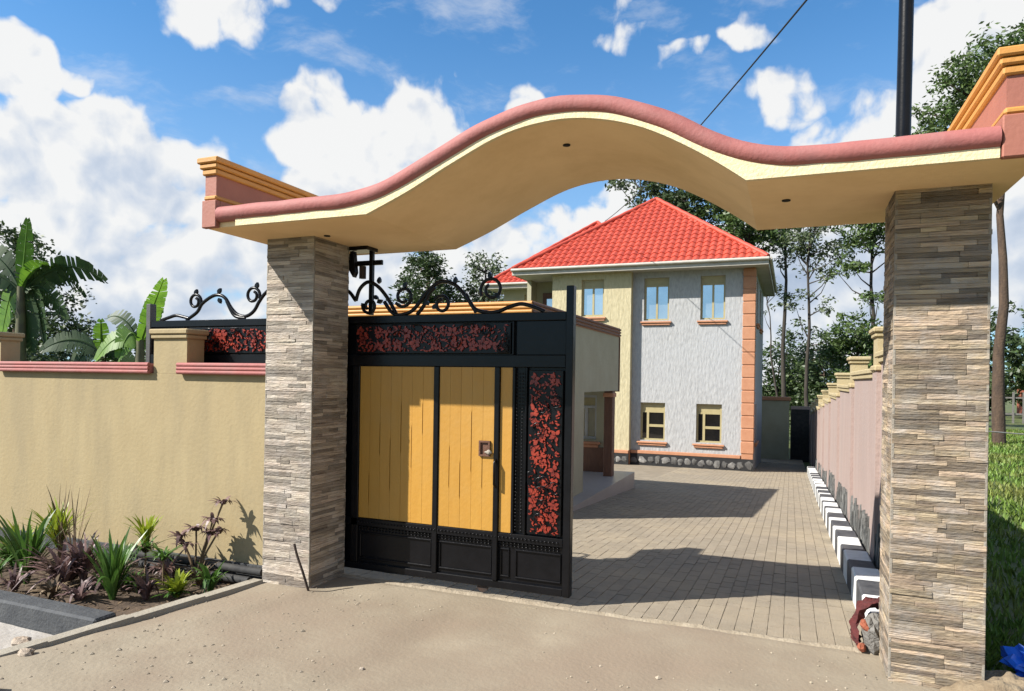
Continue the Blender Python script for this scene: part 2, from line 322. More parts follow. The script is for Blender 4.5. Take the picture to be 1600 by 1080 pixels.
m_stone_l = M('plinth_stone', (.36,.345,.32), (.13,.125,.12), scale=5, rough=.9, bump=.5, rand=.5)
m_stone_d = M('plinth_mortar_black', (.018,.018,.02), (.03,.03,.03), scale=8, rough=.9)
m_bark = M('bark', (.15,.095,.06), (.085,.055,.038), scale=7, rough=.95, bump=.9, bscale=18, stretch=(2,2,.5))
m_bark_p = M('grey_bark', (.085,.07,.055), (.05,.04,.03), scale=6, rough=.9, bump=.5, stretch=(2,2,.4))
m_leaf_d = M('leaf_dark', K=.9, c1=(.040,.068,.022), c2=(.062,.098,.030), scale=2, rough=.5, rand=.38, trans=.28)
m_leaf_m = M('leaf_mid', K=1.15, c1=(.050,.090,.024), c2=(.085,.125,.034), scale=2, rough=.5, rand=.38, trans=.32)
m_leaf_e = M('leaf_eucalypt', K=1.1, c1=(.060,.088,.040), c2=(.090,.115,.050), scale=2, rough=.5, rand=.38, trans=.3)
m_banana = M('banana_leaf', K=.85, c1=(.10,.22,.022), c2=(.16,.31,.03), scale=5, rough=.5, trans=.45, stretch=(1,1,1), rand=.12)
m_banana_d = M('banana_leaf_old', K=.7, c1=(.035,.085,.022), c2=(.06,.11,.03), scale=5, rough=.55, trans=.3, rand=.15)
m_banana_s = M('banana_stem', (.16,.17,.06), (.10,.085,.04), scale=6, rough=.7)
m_iris = M('strap_leaf_green', K=.8, c1=(.055,.13,.022), c2=(.095,.20,.032), scale=8, rough=.4, trans=.3, rand=.25)
m_lime = M('lime_leaf', K=.9, c1=(.34,.40,.035), c2=(.24,.32,.03), scale=8, rough=.45, trans=.35, rand=.25)
m_purple = M('purple_leaf', K=.9, c1=(.11,.062,.060), c2=(.20,.125,.115), scale=8, rough=.5, trans=.2, rand=.35)
m_dry = M('dry_leaf', (.27,.19,.10), (.17,.11,.06), scale=8, rough=.8, rand=.3)
m_blade = M('grass_blade', K=1.15, c1=(.085,.17,.025), c2=(.14,.22,.035), scale=.8, rough=.6, trans=.3, rand=.35, c3=(.25,.21,.07), s3=.5)
m_blue = M('blue_plastic', K=1.2, c1=(.03,.20,.80), c2=(.02,.15,.68), scale=7, rough=.3, trans=.2)
m_cloth = M('maroon_cloth', (.16,.03,.028), (.10,.02,.02), scale=20, rough=.95, bump=.6)
m_brick = M('red_brick', (.50,.145,.075), (.42,.12,.06), scale=12, rough=.95, bump=.6)
m_rubble = M('grey_rubble', (.30,.285,.26), (.22,.205,.185), scale=12, rough=.95, bump=.8)
m_pebble = M('pebble', (.47,.40,.30), (.36,.29,.21), scale=5, rough=.9, rand=.35)
m_chalk = M('pale_stone', (.62,.53,.43), (.50,.39,.29), scale=9, rough=.9, bump=.6)
m_iron = M('rusty_iron', (.035,.024,.02), (.07,.035,.02), scale=20, rough=.7)
m_dark = M('dark_void', (.012,.010,.009), None, rough=1)
m_cable = M('cable_sheath', (.012,.012,.013), None, rough=.6)

# ------------------------------------------------------------------ ground
xs = np.unique(np.concatenate([np.linspace(-400,-40,10), np.linspace(-40,-8,14), np.linspace(-8,10,73), [4.04,4.08,4.12,4.16,4.2,4.24], np.linspace(10,40,14), np.linspace(40,400,10)]))
ys = np.unique(np.concatenate([np.linspace(-200,-10,8), np.linspace(-10,.3,20), np.linspace(.3,40,60), np.linspace(40,120,10), np.linspace(120,900,10)]))
V = [(x, y, gz(x, y)-.09-(.25 if (y < -.9 and x < -.4) else 0)) for y in ys for x in xs]; nx = len(xs)
F = [(j*nx+i, j*nx+i+1, (j+1)*nx+i+1, (j+1)*nx+i) for j in range(len(ys)-1) for i in range(nx-1)]
o = link_mesh('ground', npmesh('ground', V, F), m_grass_soil, smooth=180); tag(o, kind='structure')

def vnoise(x, y, s, seed=0):
    """smooth value noise"""
    x, y = x/s, y/s; i, j = math.floor(x), math.floor(y); fx, fy = x-i, y-j
    def h(a, b): return ((math.sin(a*127.1+b*311.7+seed*74.7)*43758.5453) % 1)*2-1
    fx, fy = fx*fx*(3-2*fx), fy*fy*(3-2*fy)
    return (h(i,j)*(1-fx)+h(i+1,j)*fx)*(1-fy)+(h(i,j+1)*(1-fx)+h(i+1,j+1)*fx)*fy
def edge_x(y): return -.44+(-.29/1.65)*(-.08-y)           # the apron's left edge, along the bed kerb
def apron_z(x, y):
    z = .012*vnoise(x, y, .9, 1)+.006*vnoise(x, y, .3, 2)+.003*vnoise(x, y, .11, 3)
    z += .018*math.exp(-((x-.03-.36*min(y,0))/.10)**2)*sst(.1,-.1,y)*sst(-2.2,-1.4,y)
    for c in (1.25, 2.75): z -= .012*math.exp(-((x-c-.10*y+.03*math.sin(y*2))/.13)**2)*sst(.3,-.2,y)
    e = edge_x(y) if y < -.05 else -.44
    if x < e-.02: z -= .12*sst(0, .22, e-x)
    if x > 4.3: z += .02*sst(4.3, 4.7, x)
    return z*(1-.6*sst(.0,.3,y))+.004*sst(.2,.35,y)-.012*sst(.37,.41,y)
mb = MB(); ax = np.linspace(-6, 9, 186); ay = np.concatenate([np.linspace(-8, -3.6, 12), np.linspace(-3.5, .405, 80)])
V = []; F = []; ok = {}
for j, y in enumerate(ay):
    for i, x in enumerate(ax):
        ok[i,j] = len(V); V.append((x, y+((.03*vnoise(x, 0, .22, 5)+.015*vnoise(x, 0, .07, 6)) if j == len(ay)-1 else 0), apron_z(x, y)))
for j in range(len(ay)-1):
    for i in range(len(ax)-1):
        xc = ax[i]; yc = ay[j]
        if xc < edge_x(yc)-.06 and yc > -1.12: continue           # the flower bed
        if xc > 4.5 and yc > .2: continue
        F.append((ok[i,j], ok[i+1,j], ok[i+1,j+1], ok[i,j+1]))
o = link_mesh('dirt_apron', npmesh('dirt_apron', V, F), m_dirt, smooth=180); tag(o, kind='structure')
# bed soil
bx = np.linspace(-7, -.45, 66); by = np.linspace(-1.12, .22, 20); V = []; F = []
for y in by:
    for x in bx: V.append((x, y, -.05+.03*vnoise(x, y, .35, 8)+.015*vnoise(x, y, .1, 9)))
F = [(j*66+i, j*66+i+1, (j+1)*66+i+1, (j+1)*66+i) for j in range(19) for i in range(65)]
o = link_mesh('flower_bed_soil', npmesh('flower_bed_soil', V, F), m_soil, smooth=180); tag(o, kind='structure')
# driveway base and pavers
mb = MB(); mb.add([(-3, .3, -.007), (3.8, .3, -.007), (3.8, 27.5, gz(0,27.5)-.007), (-3, 27.5, gz(0,27.5)-.007)], [(0,1,2,3)])
drive = obj('driveway', mb, m_joint); tag(drive, kind='structure')
unit = MB().cbox(-.5, .5, -.5, .5, -1, 0, .02)
ume = bpy.data.meshes.new('paver'); ume.from_pydata(unit.v, [], unit.f); ume.materials.append(m_paver)
ang = -math.atan(.06); npv = 0; rest = MB()
for c in range(-6, 38):
    x = .05+c*.1
    for r_ in range(0, 122):
        y = .40+(c % 2)*.1+r_*.2
        if x < .4 and y > 4.0 and not (x > .35): continue
        if y > 24.5: continue
        z = gz(0, y)+random.uniform(-.002, .002)+.003*vnoise(x, y, 1.1, 4)
        if x > 1.85 and y < 3.85 and npv < 300:
            o = bpy.data.objects.new('paver', ume); COL.objects.link(o); o.parent = drive
            o.location = (x, y, z); o.scale = (.0965, .1955, .03); o.rotation_euler = (ang+random.uniform(-.008,.008), random.uniform(-.01,.01), random.uniform(-.012,.012)); npv += 1
        else:
            a, b, d = .0478, .0972, .025
            z0, z1 = z+.06*b, z-.06*b
            rest.add([(x-a,y-b,z0),(x+a,y-b,z0),(x+a,y+b,z1),(x-a,y+b,z1),(x-a-.002,y-b-.002,z0-d),(x+a+.002,y-b-.002,z0-d),(x+a+.002,y+b+.002,z1-d),(x-a-.002,y+b+.002,z1-d)],
                     [(0,1,2,3),(4,5,1,0),(5,6,2,1),(6,7,3,2),(7,4,0,3)])
obj('paver_field', rest, m_paver, drive, kind='stuff')
# broken pale cement lip where the earth meets the pavers
mb = MB(); nl = 120
for i in range(nl):
    x = -.2+4.0*i/(nl-1); yc = .405+.022*vnoise(x, 1, .3, 15)+.012*vnoise(x, 2, .07, 16); hw = .016+.014*vnoise(x, 3, .12, 17); hh = .012+.010*vnoise(x, 4, .09, 18)
    mb.v += [(x, yc-hw-.02, -.01), (x, yc-hw*.5, hh), (x, yc+hw*.5, hh*.9), (x, yc+hw+.02, -.03)]
mb.f = [(i*4+k, (i+1)*4+k, (i+1)*4+k+1, i*4+k+1) for i in range(nl-1) for k in range(3)]
o = obj('cement_lip', mb, M('lip_cement', (.50,.42,.31), (.38,.31,.22), scale=12, rough=.95, bump=.6, bscale=40), smooth=60); tag(o, kind='structure')
# pebbles and crumbs on the apron
mb = MB()
for i in range(3400):
    x = random.uniform(-1.6, 6); y = random.uniform(-3.4, .25)
    if vnoise(x, y, .7, 11)+random.uniform(-.6,.6)+.7*math.exp(-((x-2.3)/.9)**2-((y+2.0)/.6)**2) < .12: continue
    if x < edge_x(y) and y > -1.1: continue
    r = random.uniform(.003, .010)*(1.8 if random.random() < .05 else 1); z = apron_z(x, y)
    mb.add([(x-r,y,z+r*.2),(x,y-r*1.2,z+r*.1),(x+r*1.1,y,z+r*.2),(x,y+r,z+r*.1),(x+r*.2,y,z+r*.9),(x,y,z-r*.5)], [(0,1,4),(1,2,4),(2,3,4),(3,0,4),(1,0,5),(2,1,5),(3,2,5),(0,3,5)])
o = obj('pebbles', mb, m_pebble); tag(o, 'small loose pebbles and crumbs scattered over the dry earth', 'pebbles', kind='stuff')

gx = np.linspace(-4, -.78, 40); gy = np.linspace(-1.62, -1.165, 10)
V = [(x, y+(.05*vnoise(x, y, .3, 6) if j == 0 else 0), apron_z(x, y)+.007) for j, y in enumerate(gy) for x in gx]
o = link_mesh('cement_strip', npmesh('cement_strip', V, [(j*40+i, j*40+i+1, (j+1)*40+i+1, (j+1)*40+i) for j in range(9) for i in range(39)]), M('pale_cement', (.62,.58,.53), (.50,.45,.39), scale=5, rough=.9, bump=.4, bscale=30), smooth=180); tag(o, kind='structure')
# ------------------------------------------------------------------ kerbs by the bed
mb = MB(); pts = [(edge_x(y), y) for y in (-.02, -.5, -1.0, -1.5, -1.95)]
for (x0, y0), (x1, y1) in zip(pts, pts[1:]):
    a = .075
    mb.add([(x0-a,y0,.028),(x0+.012,y0,.028),(x1+.012,y1,.020),(x1-a,y1,.020),(x0-a,y0,-.2),(x0+.03,y0,-.05),(x1+.03,y1,-.05),(x1-a,y1,-.2)], [(3,2,1,0),(0,4,7,3),(1,2,6,5),(0,1,5,4),(2,3,7,6)])
solo('concrete_edging', mb, m_concrete, 'pale concrete edging strip running diagonally from the left pillar past the bed', 'edging', (-.6, -1, 0))
mb = MB()
mb.cbox(-7, -.74, -1.16, -1.0, -.25, .035, .014)
solo('bed_kerb', mb, m_dkerb, 'charcoal painted kerb along the front of the flower bed', 'kerb', (-2, -1.08, -.2))

# ------------------------------------------------------------------ left boundary wall
wl = thing('boundary_wall', 'tall cream plastered wall with pink ribbed coping behind the flower bed', 'wall', (-4, .27, -.1))
obj('wall_panel', MB().box(-9.5, -.442, .2, .33, -.2, 1.60), m_wall, wl)
obj('plinth', MB().box(-9.5, -.446, .165, .1995, -.2, .06), m_dkerb, wl, label='dark painted plinth strip')
def rib(x0, x1, y, z, r=.019):
    return MB().tube([(x0, y, z), (x1, y, z)], r, 10)
for x0, x1 in ((-9.5, -4.315), (-3.90, -1.865), (-1.535, -.445)):
    co = obj('coping', MB().cbox(x0, x1, .165, .365, 1.60, 1.685, .01), m_pink, wl)
    for k in range(3): obj('rib', rib(x0+.002, x1-.002, .165, 1.613+k*.031), m_pink, co, smooth=50)
for x0 in (-1.852, -4.30):
    p = obj('pier', MB().box(x0, x0+.385, .2, .386, 1.601, 1.90), m_wall, wl)
    c = MB().cbox(x0-.02, x0+.405, .178, .404, 1.90, 1.935, .008).cbox(x0-.032, x0+.417, .166, .416, 1.937, 1.985, .01)
    obj('pier_cap', c, m_wall, p)

# ------------------------------------------------------------------ clad pillars
tme = bpy.data.meshes.new('stone_strip'); tb = MB().cbox(-.5, .5, -.5, .5, -.5, .5, .035); tme.from_pydata(tb.v, [], tb.f)
def pillar(label, x0, mat, faces, seed, H=2.655, hrow=.026):
    rn = random.Random(seed); w = .44
    p = thing('gate_pillar', label, 'pillar', (x0+w/2, w/2, 0), 'stone clad gate pillars')
    obj('core', MB().box(x0+.022, x0+w-.022, .022, w-.022, -.25, H), m_mortar, p)
    me = tme.copy(); me.materials.append(mat); n = 0; rest = MB()
    for f in ('front', 'left', 'right', 'back'):
        z = -.08; row = 0
        while z < H-.01:
            h = min(hrow*rn.uniform(.85, 1.18), H-z); a = .0 if f in ('front', 'back') else .012
            e = w-a; q = a
            while q < e-.02:
                l = rn.choice((.12,.16,.2,.22,.26,.3,.34)); l = min(l, e-q)
                if e-q-l < .05: l = e-q
                d = rn.uniform(.0225, .028) if rn.random() < .92 else rn.uniform(.028, .031)
                c = q+l/2; zc = z+h/2; sx_, sy_, sz_ = l-.0012, d, h-.0012
                if f == 'front': loc = (x0+c, .024-d/2, zc); sc = (sx_, sy_, sz_)
                elif f == 'back': loc = (x0+c, w-.024+d/2, zc); sc = (sx_, sy_, sz_)
                elif f == 'left': loc = (x0+.024-d/2, c, zc); sc = (sy_, sx_, sz_)
                else: loc = (x0+w-.024+d/2, c, zc); sc = (sy_, sx_, sz_)
                if f in faces and n < 300 and z > -.03:
                    o = bpy.data.objects.new('stone_strip', me); COL.objects.link(o); o.parent = p; n += 1
                    o.location = Vector(loc)-WL[p.name]; o.scale = sc; o.rotation_euler = (rn.uniform(-.012,.012), rn.uniform(-.004,.004), 0) if f in ('front','back') else (0, rn.uniform(-.012,.012), 0)
                else:
                    rest.box(loc[0]-sc[0]/2, loc[0]+sc[0]/2, loc[1]-sc[1]/2, loc[1]+sc[1]/2, loc[2]-sc[2]/2, loc[2]+sc[2]/2)
                q += l
            z += h; row += 1
    obj('hidden_side_cladding', rest, mat, p, kind='stuff')
    for cx, cy in ((x0+.006, .006), (x0+w-.006, .006)):
        obj('corner_trim', MB().cbox(cx-.007, cx+.007, cy-.007, cy+.008, -.08, H, .002), m_trim, p)
    return p
pillar('pale ledger stone gate pillar beside the cream wall, farther of the two', -.44, m_tile_l, ('front', 'right'), 3)
pillar('tan ledger stone gate pillar beside the grass lot, nearer of the two', 3.83, m_tile_r, ('front', 'left'), 5, hrow=.027)

# ------------------------------------------------------------------ canopy
PR = [(.78,2.645),(1.08,2.765),(1.41,2.92),(1.72,3.045),(2.0,3.09),(2.25,3.075),(2.53,2.995),(2.81,2.845),(3.09,2.648)]
def prof(x, sm=0):
    if sm: return sum(prof(x+sm*k/6) for k in range(-6, 7))/13
    if x <= .78: return 2.645
    if x >= 3.09: return 2.648
    i = max(k for k in range(len(PR)-1) if PR[k][0] <= x); (xa, za), (xb, zb) = PR[i], PR[i+1]; h = xb-xa; t = (x-xa)/h
    ma = (zb-PR[i-1][1])/(xb-PR[i-1][0]) if i > 0 else .40
    mb_ = (PR[i+2][1]-za)/(PR[i+2][0]-xa) if i < len(PR)-2 else -.78
    return za*(2*t**3-3*t*t+1)+h*ma*(t**3-2*t*t+t)+zb*(-2*t**3+3*t*t)+h*mb_*(t**3-t*t)
cp = thing('entrance_canopy', 'wavy cream concrete canopy with pink rounded edge spanning both gate pillars', 'canopy', (1.9, .2, 2.66))
U = sorted(set([-.59, -.3, 0, .3, .6, .78, 3.09, 3.3, 3.6, 4.0, 4.38]+[.78+2.31*i/48 for i in range(1, 48)]+[.70, .74, 3.13, 3.17]))
mb = MB(); n = len(U); vs = []
for u in U:
    b = prof(u); t = prof(u, .16)+.125
    vs += [(u, -.45, b), (u, .8, b), (u, .8, t), (u, -.45, t)]
fs = []
for i in range(n-1):
    for k in range(4): fs.append((i*4+k, i*4+(k+1) % 4, (i+1)*4+(k+1) % 4, (i+1)*4+k))
fs += [(3,2,1,0), tuple((n-1)*4+k for k in range(4))]
slab = obj('slab', mb.add(vs, [f[::-1] for f in fs]), m_soffit, cp, smooth=13)
mb = MB(); vs = []; n = 0
for u in [q for q in U if -.47 < q < 4.2]+[4.19]:
    b = prof(u); t = prof(u, .2)+.056; vs += [(u, -.482, b-.004), (u, -.4505, b-.004), (u, -.4505, t), (u, -.482, t)]; n += 1
fs = [(i*4+k, i*4+(k+1) % 4, (i+1)*4+(k+1) % 4, (i+1)*4+k) for i in range(n-1) for k in range(4)]+[(3,2,1,0), tuple((n-1)*4+k for k in range(4))]
obj('edge_band', mb.add(vs, [f[::-1] for f in fs]), m_edge, cp, smooth=13)
obj('roll_moulding', MB().tube([(-.46+4.65*i/90, -.455, prof(-.46+4.65*i/90, .26)+.092+.0025*vnoise(i*.31, 0, 1, 3)) for i in range(91)], [.055+.0015*vnoise(i*.37, 5, 1, 4) for i in range(91)], 16), m_pink, cp, smooth=60)
for x, y in ((.10, .02), (1.98, -.05), (3.28, .02)):
    mbh = MB().tube([(x, y, prof(x)-.006), (x, y, prof(x)+.01)], .024, 14); obj('light_hole', mbh, m_dark, cp)
for x0, x1 in ((-.605, -.46), (4.19, 4.40)):
    f = obj('end_parapet', MB().cbox(x0+.006, x1-.006, -.495, -.4515, 2.640, 2.835, .006).box(x0+.008, x1-.008, -.4514, .80, 2.79, 2.834).box(x0+.022, x1-.022, -.478, .785, 2.835, 3.02), m_coral, cp, label='coral parapet at the end of the canopy')
    obj('string_course', MB().cbox(x0+.012, x1-.012, -.488, .795, 2.835, 2.872, .012), m_orange, f)
    c = MB().cbox(x0+.004, x1-.004, -.495, .803, 3.015, 3.055, .008).cbox(x0-.010, x1+.010, -.508, .817, 3.057, 3.092, .008).cbox(x0-.024, x1+.024, -.521, .831, 3.094, 3.135, .008)
    obj('cornice', c, m_orange, f)

# ------------------------------------------------------------------ sliding gate
GY = .5
gt = thing('sliding_gate', 'black steel sliding gate with yellow planks and red floral panels, half open', 'gate', (-.2, GY, .02))
def gbox(name, x0, x1, z0, z1, d0=.472, d1=.528, mat=m_black, par=gt, c=.004, **k):
    return obj(name, MB().cbox(x0, x1, d0, d1, z0, z1, c), mat, par, **k)
def leafshape(c, ang, l, w, d=0.):
    """pointed leaf outline in the gate plane"""
    ca, sa = math.cos(ang), math.sin(ang)
    return [(c[0]+ca*a-sa*b, c[1]+sa*a+ca*b) for a, b in ((0,0), (l*.3,w*.5), (l*.65,w*.42), (l,0), (l*.65,-w*.42), (l*.3,-w*.5))]
def floral(mbx, x0, x1, z0, z1, seed, cell=.085):
    """dense cut work: five petalled blooms among many small pointed leaves"""
    rn = random.Random(seed); nx_, nz_ = max(1, round((x1-x0)/cell)), max(1, round((z1-z0)/cell)); w, h = (x1-x0)/nx_, (z1-z0)/nz_
    def put(c, a, l, wd):
        P = leafshape(c, a, l, wd)
        if all(x0 < p[0] < x1 and z0 < p[1] < z1 for p in P): mbx.prism(P, 'xz', .452+rn.uniform(0,.010), .467)
    for i in range(nx_):
        for k in range(nz_):
            if rn.random() < .45:
                cx, cz = x0+(i+rn.uniform(.35,.65))*w, z0+(k+rn.uniform(.35,.65))*h; a0 = rn.uniform(0, 6); l = min(w, h)*rn.uniform(.38, .62)
                for j in range(5):
                    a = a0+j*2*math.pi/5; put((cx+math.cos(a)*.006, cz+math.sin(a)*.006), a+rn.uniform(-.2,.2), l*rn.uniform(.8,1.1), l*.62)
    vn = []
    for i in range(int(max(x1-x0, z1-z0)/.12)):
        p = Vector((rn.uniform(x0+.02, x1-.02), .447, rn.uniform(z0+.02, z1-.02))); a = rn.uniform(0, 6.28); P = [p.copy()]; tw = rn.choice((-1, 1))*rn.uniform(.25, .5)
        for j in range(12):
            a += tw; p = p+Vector((math.cos(a), 0, math.sin(a)))*.018; p.x = min(max(p.x, x0), x1); p.z = min(max(p.z, z0), z1); P.append(p.copy())
        vn.append(P)
    mbx.vines = vn
    for i in range(int((x1-x0)*(z1-z0)*1750)):
        l = rn.uniform(.012, .036); put((rn.uniform(x0,x1), rn.uniform(z0,z1)), rn.uniform(0,6.28), l, l*rn.uniform(.3,.5))
GL, GR = -2.27, 1.885
for x0, x1, zt, mat in ((GL, GL+.055, 2.245, m_sunlit_steel), (GR-.055, GR, 2.27, m_black)):
    gbox('end_post', x0, x1, .05, zt, .466, .534, mat)
gbox('top_rail', GL+.055, GR-.055, 2.025, 2.085)
gbox('bottom_rail', GL+.055, GR-.055, .05, .105)
gbox('middle_rail', GL+.055, GR-.055, 1.685, 1.775)
gbox('lower_rail', GL+.055, GR-.055, .40, .462)
obj('kick_sheet', MB().box(GL+.055, GR-.055, .497, .503, .105, .40), m_black, gt)
obj('back_sheet', MB().box(GL+.055, GR-.055, .506, .512, .462, 2.025), m_black, gt)
for xm in (0, 1):       # the gate is the same to either side of its middle
    def mx(x): return x if not xm else (GL+GR)-x
    def rng_(a, b): return (mx(a), mx(b)) if not xm else (mx(b), mx(a))
    a, b = rng_(1.425, 1.445); gbox('stile', a, b, .462, 1.685)
    a, b = rng_(1.415, 1.430); gbox('stile', a, b, 1.775, 2.025)
    a, b = rng_(1.285, 1.325); gbox('stile', a, b, .105, 1.685, .462, .50)
    a, b = rng_(.775, .818); gbox('stile', a, b, .105, 1.685, .466, .504)
    a, b = rng_(1.525, 1.54); gbox('stile', a, b, .462, 1.685)
    a, b = rng_(1.445, 1.83); gbox('corner_sheet', a, b, 1.775, 2.025, .49, .504)
    a, b = rng_(.03, .095); gbox('stile', a, b, .105, 1.685, .472, .504)
    # floral panels
    for (fa, fb, z0, z1, sd) in ((1.555, 1.815, .475, 1.665, 2), (.06, 1.405, 1.785, 2.015, 9)):
        a, b = rng_(fa, fb); mbx = MB(); floral(mbx, a+.01, b-.01, z0+.01, z1-.01, sd+xm)
        fp = gbox('floral_panel', a, b, z0, z1, .468, .50); obj('red_cutwork', mbx, m_red, fp, kind='stuff'); mv = MB(); [mv.tube(P, .0045, 5) for P in mbx.vines]; obj('black_vines', mv, m_black, fp, smooth=80, kind='stuff')
    # studs
    mbs = MB()
    for k in range(46): 
        for xx in (1.462, 1.505): mbs.blob((mx(xx), .478, .49+k*.0255), (.007,.008,.008), 6, 4, 0)
    for xx in np.arange(.11, 1.82, .03):
        for zz in (.432, .388, .368): mbs.blob((mx(xx), .466 if zz > .4 else .488, zz), (.008,.009,.007), 6, 4, 0)
    obj('studs', mbs, m_black, gt, smooth=180, kind='stuff')
    # mouldings on the kick sheet
    for (pa, pb) in ((.11, .765), (.83, 1.275), (1.34, 1.415), (1.46, 1.815)):
        a, b = rng_(pa, pb); mm = MB()
        for z0 in (.335, .135): mm.cbox(a, b, .484, .4975, z0, z0+.014, .004)
        mm.cbox(a, a+.012, .485, .4975, .149, .335, .004).cbox(b-.012, b, .485, .4975, .149, .335, .004)
        obj('kick_moulding', mm, m_black, gt)
    # yellow planks, each with a dark slit along one edge
    rn = random.Random(31+xm)
    for (pa, pb, npk, y0) in ((.098, .772, 7, .484), (.822, 1.282, 5, .478), (1.328, 1.422, 1, .484)):
        a, b = rng_(pa, pb); w = (b-a)/npk
        for k in range(npk):
            l, r_ = a+k*w+.0008, a+(k+1)*w-.0008
            za = rn.uniform(.55, 1.15); zb = min(1.6, za+rn.uniform(.25, .5))
            poly = [(l, .466), (r_, .466)]
            if k < npk-1: poly += [(r_, za), (r_-.0045, za+.03), (r_-.0045, zb-.03), (r_, zb)]
            poly += [(r_, 1.682), (l, 1.682)]
            obj('plank', MB().prism(poly, 'xz', y0+rn.uniform(-.001,.001), .5055), m_plank, gt)
lb = obj('latch_box', MB().holed(1.165, 1.255, 1.02, 1.135, .462, .484, [(1.178, 1.242, 1.033, 1.122)]).box(1.165, 1.255, .4765, .4775, 1.02, 1.135), m_brown, gt, label='small brown latch box set into the wicket door')
obj('latch_bolt', MB().tube([(1.215, .47, 1.05), (1.272, .458, 1.05)], .008, 8).blob((1.25, .458, 1.052), (.02,.015,.02), 8, 5, .05), m_trim, lb, smooth=60)
obj('pull_handle', MB().tube([(1.305, .462, .80), (1.305, .435, .82), (1.305, .435, .98), (1.305, .462, 1.0)], .009, 8), m_black, gt, smooth=60)
# scrolls on the top rail
def smooth_path(P, n=6):
    P = [Vector(p) for p in P]; out = []
    for i in range(len(P)-1):
        p0, p1, p2, p3 = P[max(i-1,0)], P[i], P[i+1], P[min(i+2, len(P)-1)]
        for k in range(n):
            t = k/n; out.append(.5*((2*p1)+(p2-p0)*t+(2*p0-5*p1+4*p2-p3)*t*t+(3*p1-p0-3*p2+p3)*t**3))
    return out+[P[-1]]
def scroll(c, r, a0, turns, sgn=1):
    return [(c[0]+(r*(1-.55*i/24))*math.cos(a0+sgn*turns*2*math.pi*i/24), GY, c[1]+(r*(1-.55*i/24))*math.sin(a0+sgn*turns*2*math.pi*i/24)) for i in range(25)]
WAVES = [[(.03,2.215),(.065,2.308),(.143,2.362),(.234,2.327),(.326,2.232),(.41,2.105)],
         [(.30,2.20),(.369,2.114),(.446,2.092),(.561,2.125),(.673,2.247),(.756,2.319),(.834,2.341),(.933,2.307),(1.033,2.207),(1.109,2.098)],
         [(.60,2.09),(.66,2.16),(.70,2.25),(.756,2.30)], [(1.02,2.24),(1.09,2.13),(1.2,2.095),(1.30,2.098)],
         [(1.29,2.098),(1.401,2.139),(1.482,2.151),(1.577,2.125),(1.66,2.09)],
         [(-2.12,2.09),(-2.012,2.118),(-1.932,2.134),(-1.854,2.121),(-1.767,2.102)],
         [(-1.80,2.09),(-1.676,2.158),(-1.617,2.232),(-1.512,2.292),(-1.43,2.307),(-1.348,2.276),(-1.273,2.183),(-1.199,2.125),(-1.105,2.112),(-1.021,2.155),(-.966,2.232),(-.897,2.307),(-.795,2.359),(-.70,2.33),(-.6,2.23),(-.5,2.10)],
         [(-1.33,2.25),(-1.24,2.12),(-1.12,2.095)], [(-.42,2.098),(-.3,2.14),(-.18,2.25),(-.06,2.3),(.03,2.215)]]
for wv_ in WAVES: obj('scroll_bar', MB().tube(smooth_path([(x, GY, z) for x, z in wv_]), .0155, 7), m_black, gt, smooth=70)
for c, r, a0, t, sg in (((1.235,2.265),.085,-2.6,1.25,-1), ((.815,2.165),.065,2.6,1.2,-1), ((.475,2.235),.075,-2.5,1.3,1), ((-1.70,2.255),.065,-.3,1.25,1), ((-1.035,2.29),.07,-.4,1.25,1), ((.16,2.17),.06,2.8,1.2,1), ((-.35,2.26),.075,-.4,1.25,1)):
    obj('scroll', MB().tube(scroll(c, r*1.12, a0, t, sg), .0135, 7), m_black, gt, smooth=70)
mb = MB()
for x, z, a in ((.245,2.345,1.4),(.20,2.25,-.6),(.235,2.19,.5),(.70,2.16,2.2),(.74,2.13,.9),(.93,2.32,1.5),(1.22,2.345,1.6),(1.27,2.24,-1),(-1.70,2.315,1.2),(-1.43,2.32,1.0),(-1.42,2.28,-1.2),(-1.0,2.35,1.3),(-.87,2.30,0),(.13,2.15,2.6),(.48,2.30,1.2)):
    mb.prism(leafshape((x, z), a, .055, .034), 'xz', GY-.012, GY+.012)
obj('leaf_finials', mb, m_black, gt, kind='stuff')
for x in (1.2, -1.6): obj('wheel', MB().tube([(x, .49, .045), (x, .51, .045)], .045, 16), m_iron, gt, smooth=40)
# floor track and pillar guide
gd = thing('gate_guide', 'black steel roller guide bracket under the canopy on the left pillar', 'bracket', (.08, .55, 2.1))
obj('guide_post', MB().cbox(.125, .160, .535, .57, 2.10, 2.658, .004), m_black, gd)
obj('top_plate', MB().cbox(-.03, .17, .44, .60, 2.615, 2.65, .004), m_black, gd)
obj('cross_bar', MB().cbox(-.02, .245, .54, .565, 2.505, 2.545, .004), m_black, gd)
obj('wall_bracket', MB().prism([(-.035,2.50),(.03,2.40),(.05,2.44),(.03,2.61),(-.0,2.61),(.005,2.53),(-.035,2.60)], 'xz', .45, .50), m_black, gd)
obj('roller', MB().tube([(.06, .545, 2.40), (.06, .545, 2.50)], .028, 12), m_iron, gd, smooth=40)
# bent iron bar by the left pillar
solo('iron_bar', MB().tube(smooth_path([(.05,-.05,-.03),(.02,-.09,.14),(-.03,-.10,.27),(-.055,-.105,.36)]), .009, 8), m_iron, 'short bent iron bar sticking up at the foot of the left pillar', 'iron bar', (.05,-.05,0), smooth=60)

